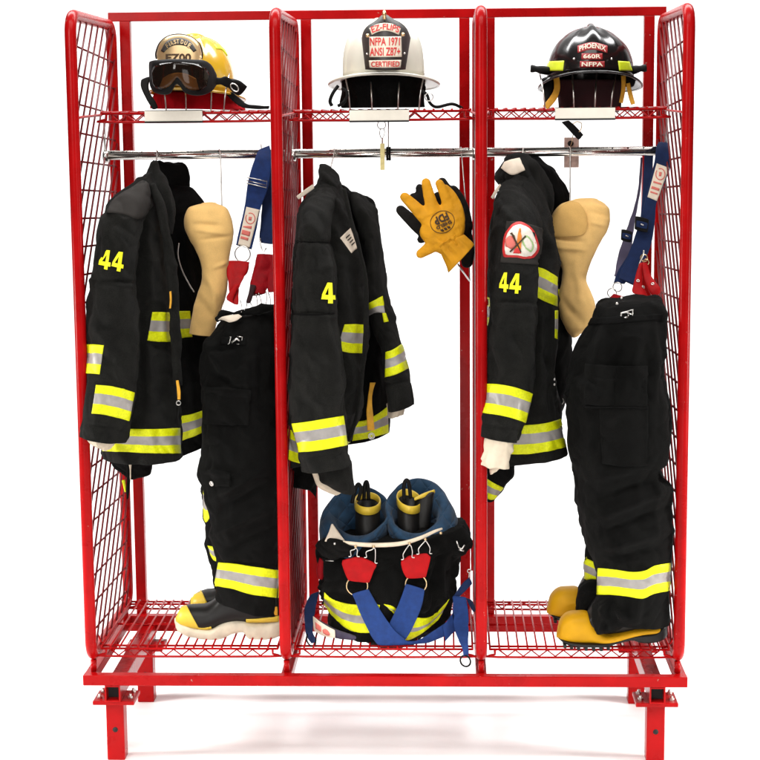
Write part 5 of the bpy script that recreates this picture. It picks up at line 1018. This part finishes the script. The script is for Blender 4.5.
for x, y in ((334.8, 543.6), (440.8, 533)): b = MB(); b.ball(P(x, y, YM-.17), .0042); b.build('snap', M['steel'] if x < 400 else M['gold'], t2)
b = MB(); b.tube([P(x, y, YM-.12) for x, y in ((456.6, 541), (459, 547.6), (462, 549), (464.6, 545))], .002, 8); b.tube([P(458.6, 549.6, YM-.12), P(464, 551, YM-.12)], .0026, 8); b.build('buckle', M['steel'], t2)
b = MB(); b.tube([P(325.6, 560.6, YM-.14), P(333.6, 561, YM-.15)], .0016, 8); b.build('buckle', M['steel'], t2)
loft('leather_tab', [(320, 558, 325, 562, YM-.08, .004), (317, 570, 324, 572, YM-.08, .006), (318.6, 578, 322.6, 579, YM-.08, .004)], M['dleather'], t2, n=24, fold=.003)
loft('leather_tab', [(470, 540, 473.5, 541, YM-.05, .004), (470.6, 556, 474, 556, YM-.05, .005), (471, 570, 473.4, 570, YM-.05, .004)], M['rleather'], t2, n=24, fold=.003)
# boots inside, only the rims and pull loops show
def rim_boot(label, fn):
    t = thing('fire_boot', label, 'boot', fn['base'], 'boots standing inside the rolled trousers')
    n = 40; V = []; F = []
    def ring(z, rx, ry, c, th): return [c+Vector((rx*math.cos(2*math.pi*k/n), ry*math.sin(2*math.pi*k/n)*(1-.0), z+fn['tilt']*math.sin(2*math.pi*k/n)+fn['lean']*math.cos(2*math.pi*k/n))) for k in range(n)]
    c = fn['c']; rx, ry = fn['rx'], fn['ry']
    for z, f in ((-.34, .96), (-.30, 1.0), (-.2, .97), (-.1, .98), (0, 1.0), (.001, .94), (-.1, .92), (-.3, .88)): V += ring(z, rx*f, ry*f, c, 0)
    for i in range(7):
        for k in range(n): F.append((i*n+k, i*n+(k+1) % n, (i+1)*n+(k+1) % n, (i+1)*n+k))
    F.append(tuple(range(n)))
    fixn(obj('shaft', V, F, M['brub'], t))
    V = []; F = []
    for z, f in ((-.017, 1.005), (-.017, 1.05), (.002, 1.06), (.006, 1.02), (.004, .93), (-.012, .92)): V += ring(z, rx*f, ry*f, c, 0)
    for i in range(5):
        for k in range(n): F.append((i*n+k, i*n+(k+1) % n, (i+1)*n+(k+1) % n, (i+1)*n+k))
    fixn(obj('rim_band', V, F, M['ytoe'], t))
    for lp in fn['loops']: wire('pull_loop', lp, .0055, M['bplas'], t, n=10, sm=5)
    return t
cL = P(367.5, 501.5, YM-.01); cR = P(409, 499.5, YM)
rim_boot('black boot with yellow rim inside the left leg of the rolled trousers', dict(base=Vector((cL.x, cL.y, SZ)), c=cL, rx=.036, ry=.055, tilt=.010, lean=-.002, loops=[[(352, 503, YM-.05), (355, 490, YM-.05), (358.4, 484, YM-.05), (361, 490, YM-.05), (358, 500, YM-.045)], [(364, 500, YM-.0), (364.6, 486, YM), (366.4, 481.6, YM), (368, 487, YM), (368.6, 500, YM)]]))
rim_boot('black boot with a pinched yellow rim inside the right leg of the rolled trousers', dict(base=Vector((cR.x, cR.y, SZ)), c=cR, rx=.034, ry=.055, tilt=.012, lean=-.008, loops=[[(404, 500, YM-.04), (404, 485, YM-.04), (406.4, 480, YM-.04), (409, 484, YM-.04), (410.6, 498, YM-.035)]]))
cR2 = P(424, 496, YM+.02)
bt_ = [o for o in COL.objects if o.name.startswith('rim_band')][-1]
loft('rim_fold', [(414.6, 497.6, 415.4, 500.6, YM-.03, .006), (424, 493, 425, 497, YM-.02, .007), (434, 489.6, 434.4, 493.6, YM-.0, .005)], M['ytoe'], bt_.parent, n=24, fold=.001)
loft('shaft_fold', [(415, 500, 434, 493, YM-.01, .016), (414, 512, 432, 508, YM-.01, .018), (413, 528, 430, 528, YM-.01, .018)], M['brub'], bt_.parent, n=36, fold=.002)

# ---------------------------------------------------------------- gloves
def glove(name, label, chains, m, Y, voxel=.0038, flat=.55, group='leather gloves hung as a pair'):
    t = thing(name, label, 'glove', P(448, 262, Y), group)
    mb = MB()
    for ch in chains:
        pts = [P(x, y, Y+dy) for x, y, r, dy in ch]; rs = [r for _, _, r, _ in ch]
        w = smooth_pts(pts, 4); rr = smooth_pts(rs, 4)
        for c, r in zip(w, rr): mb.ball(c, r, n=16)
    tmp = mb.build('glove_tmp', m, None)
    md = tmp.modifiers.new('r', 'REMESH'); md.mode = 'VOXEL'; md.voxel_size = voxel
    bpy.context.view_layer.update()
    me = tmp.evaluated_get(bpy.context.evaluated_depsgraph_get()).to_mesh()
    bm = bmesh.new(); bm.from_mesh(me); bpy.data.objects.remove(tmp)
    for _ in range(5): bmesh.ops.smooth_vert(bm, verts=bm.verts[:], factor=.5, use_axis_x=True, use_axis_y=True, use_axis_z=True)
    V = []
    for v in bm.verts:
        c = v.co.copy(); c.y = Y+(c.y-Y)*flat; c += Vector((0, -1, 0))*(.0022*nz(c, (60, 60, 60))+.001*nz(c, (150, 150, 150))); V.append(c)
    bm.verts.index_update(); F = [tuple(v.index for v in f.verts) for f in bm.faces]; bm.free()
    return t, fixn(obj('glove_body', V, F, m, t))
YG = .20
g1, gb = glove('work_glove', 'golden leather glove with an oval dark print, in front of a black glove', [
    [(404.6, 197, 0.0139, 0), (412, 204, 0.0166, 0), (420, 212, 0.0193, 0), (430, 220, 0.0257, 0)],
    [(426, 182.6, 0.0134, 0), (428.6, 194, 0.0166, 0), (432, 206, 0.0193, 0), (436, 218, 0.0278, 0)],
    [(439.4, 183.4, 0.0123, -.004), (444, 193, 0.0150, -.004), (448, 204, 0.0177, 0), (450, 216, 0.0257, 0)],
    [(446, 188, 0.0107, .012), (452, 196, 0.0139, .01), (457, 208, 0.0171, .004), (458, 220, 0.0214, 0)],
    [(434, 228, 0.0342, 0), (442, 226, 0.0407, 0), (452, 224, 0.0364, 0), (450, 236, 0.0385, 0), (454, 244, 0.0321, 0)],
    [(430, 232, 0.0300, 0), (440, 240, 0.0342, 0), (450, 246, 0.0321, 0)],
    [(420.4, 254, 0.0134, -.006), (428, 249, 0.0171, -.006), (437, 243, 0.0214, -.002), (446, 240, 0.0278, 0)],
    [(450, 244, .027, 0), (454, 249, .025, 0)]],
    M['yglove'], YG)
pass
loft('cuff', [(436, 247, 461, 231, YG, .024), (440.5, 253, 465.5, 234.5, YG, .021), (443.6, 260, 469.5, 238.5, YG, .022), (446.6, 267, 472.6, 241.5, YG, .024), (448.4, 272.6, 474.8, 244.4, YG, .025)], M['yglove'], g1, n=90, step=.003, fold=.003, fine=.001, caps=('flat', 'in'), seed=71,
    creases=[(440, 246, 452, 262, 1.5, .004), (444, 244, 457, 259, 1.4, -.004), (447, 241, 461, 256, 1.5, .004), (451, 238, 465, 252, 1.4, -.004), (455, 236, 468, 248, 1.5, .004), (438, 249, 463, 233, 1.3, -.004)])
def glove_creases(o):
    me = o.data; off = root_of(o).location
    for v in me.vertices:
        w = Vector(v.co)+off; px = pix(w)
        if w.y > YG: continue
        dsp = 0
        for (x1, y1, x2, y2, wd, amp) in ((441, 247, 466, 236, 1.2, -.003), (443, 244, 449, 262, 1.5, .004), (448, 241, 455, 259, 1.5, .004), (453, 239, 461, 255, 1.5, .004), (446, 243, 452, 261, 1.2, -.004), (451, 240, 458, 257, 1.2, -.004), (436, 238, 446, 245, 1.4, -.003), (424, 220, 436, 214, 1.2, -.002)):
            dd, t = lin(px, (x1, y1), (x2, y2))
            if dd < 3*wd: dsp += amp*math.exp(-(dd/wd)**2)
        v.co.y -= dsp
glove_creases(gb)
# emblem: dotted oval and upturned letters
cx, cy = 442.4, 222
an = R(-35)
def rot(dx, dy, a=R(155)): return (cx+dx*math.cos(a)-dy*math.sin(a), cy+dx*math.sin(a)+dy*math.cos(a))
Bg = bvh_of(gb)
ov = MB(); ring_ = []
for k in range(48):
    a = 2*math.pi*k/48; x, y = rot(12.2*math.cos(a), 10.8*math.sin(a)); q, nn = hit(Bg, x, y, 0, False, YG); ring_.append(q+nn*.0008)
ov.tube(ring_, .0009, 5, True); ov.build('print_oval', M['print_'], gb)
def grt(s, dx0, dx1, dy0, dy1): text('lettering', s, gb, [rot(dx0, dy0), rot(dx1, dy0), rot(dx1, dy1), rot(dx0, dy1)], M['print_'], gb, off=.0022, Y=YG, bold=.04)
grt('FDP', -8, 7, -.5, 7.4)
grt('SHIELD', -8.5, 8, -5, -1.4)
for q in ([(-3, -9), (0, -6), (3, -9)],): 
    for k in range(3): decal('print_bar', gb, [rot(-5+k*3.6, -9), rot(-2.6+k*3.6, -8.4)], [rot(-4.6+k*3.6, -6.4), rot(-2+k*3.6, -6)], M['print_'], gb, off=.0015, nu=3, nv=2, Y=YG)
g2, gb2 = glove('work_glove', 'black glove behind the golden one, its fingers showing between the golden fingers', [
    [(400.6, 210, .0145, 0), (408, 217, .017, 0), (418, 226, .02, 0), (430, 234, .026, 0)],
    [(413, 196.4, .011, 0), (420, 203, .015, 0), (428, 212, .018, 0), (436, 222, .02, 0)],
    [(419.6, 188, .0125, 0), (423, 197, .016, 0), (428, 205, .018, 0), (436, 218, .02, 0)],
    [(442, 182, .014, .006), (447, 191, .016, .006), (450, 204, .018, .004), (452, 220, .026, 0)],
    [(453.6, 190, .014, .006), (459, 199, .017, .006), (463, 211, .02, .004), (464, 226, .026, 0)],
    [(436, 198, .014, 0), (439, 196, .012, 0), (442, 208, .018, 0)],
    [(421, 239.6, .012, .0), (426, 236, .014, 0), (436, 230, .02, 0)],
    [(440, 228, .034, 0), (452, 228, .036, 0), (461, 232, .030, 0), (464, 240, .024, 0)], [(464, 236, .024, 0), (468, 250, .020, 0), (467, 262, .018, 0)]],
    M['bglove'], YG+.055)
gc = thing('glove_clip', 'thin silver wire clip and chain holding the gloves below their cuffs', 'clip', P(470, 280, .3))
gc_ = MB(); gc_.tube(smooth_pts([P(458, 264, YG+.0), P(461, 269, YG-.0), P(466, 276, YG+.06), P(469.6, 281, YG+.10)], 4), .0022, 8); gc_.build('clip_wire', M['steel'], gc)
wire('chain', [(461, 147, .40), (462.5, 165, .36), (465, 195, .34), (468.6, 240, .32), (469.8, 281, .30)], .0016, M['steel'], gc)
# ------------------------------------------------------------- small hangings
k2 = thing('key_tag', 'pale yellow key tag on a split ring below the middle shelf', 'tag', P(382.5, 170, .33))
b = MB(); b.torus(P(381.6, 125, .33), .0115, .0014, n=24); b.build('split_ring', M['steel'], k2)
wire('tag_hook', [(380.6, 128, .33), (379.6, 133.6, .33), (382, 138.6, .33), (384.6, 133, .33), (383.8, 128.6, .33)], .0013, M['steel'], k2)
b = MB(); a = P(380.3, 170, .33); c = P(384.6, 143.4, .33); b.box((a.x, .3285, a.z), (c.x, .3315, c.z), .001); b.build('tag_strip', M['ytag'], k2, smooth=False)
b = MB(); b.cyl(P(382.4, 138, .33), P(382.4, 143.6, .33), .0022, 8); b.build('tag_swivel', M['tagm'], k2)
k4 = thing('spring_clip', 'black spring clip gripping the hanging rail below the middle shelf', 'clip', P(388.4, 160, .375))
b = MB(); b.tube([P(388.4, 122, .375), P(388.4, 150, .375)], .0018, 8); b.build('clip_rod', M['steel'], k4)
for dx in (-1.2, 1.2):
    b = MB(); a = P(388.4+dx-.95, 160.6, .375); c = P(388.4+dx+.95, 147, .375); b.box((a.x, .370, a.z), (c.x, .412, c.z), .001); b.build('clip_jaw', M['bplas'], k4, smooth=False)
k3 = thing('accountability_tag', 'square beige tag hung by a black snap strap below the right shelf', 'tag', P(571, 168, .415))
b = MB(); a = P(564, 167.6, .415); c = P(579, 137.4, .415); b.box((a.x, .4135, a.z), (c.x, .4165, c.z), .001, Mx=None); b.build('tag_plate', M['tagm'], k3, smooth=False)
b = MB(); b.cyl(P(570.6, 143.6, .4134), P(570.6, 143.6, .4115), .0085, 20); b.build('tag_mark', M['dark'], k3)
loft('snap_strap', [(561.6, 122.4, 569, 120.6, .345, .003), (567, 128, 575, 125.6, .345, .003), (573, 134.6, 583.4, 135, .345, .003), (578, 139.6, 581.4, 137, .345, .003)], M['bplas'], k3, p=4, fold=0, fine=.0004, n=24)
wire('snap_hook', [(573, 124, .34), (577, 121.6, .34), (581.6, 123.6, .34), (581, 129, .34), (579, 132, .34)], .0013, M['gold'], k3)
wire('snap_hook', [(573, 135, .345), (572.4, 139, .36), (571.6, 143, .39), (570.4, 146, .405)], .0013, M['gold'], k3)
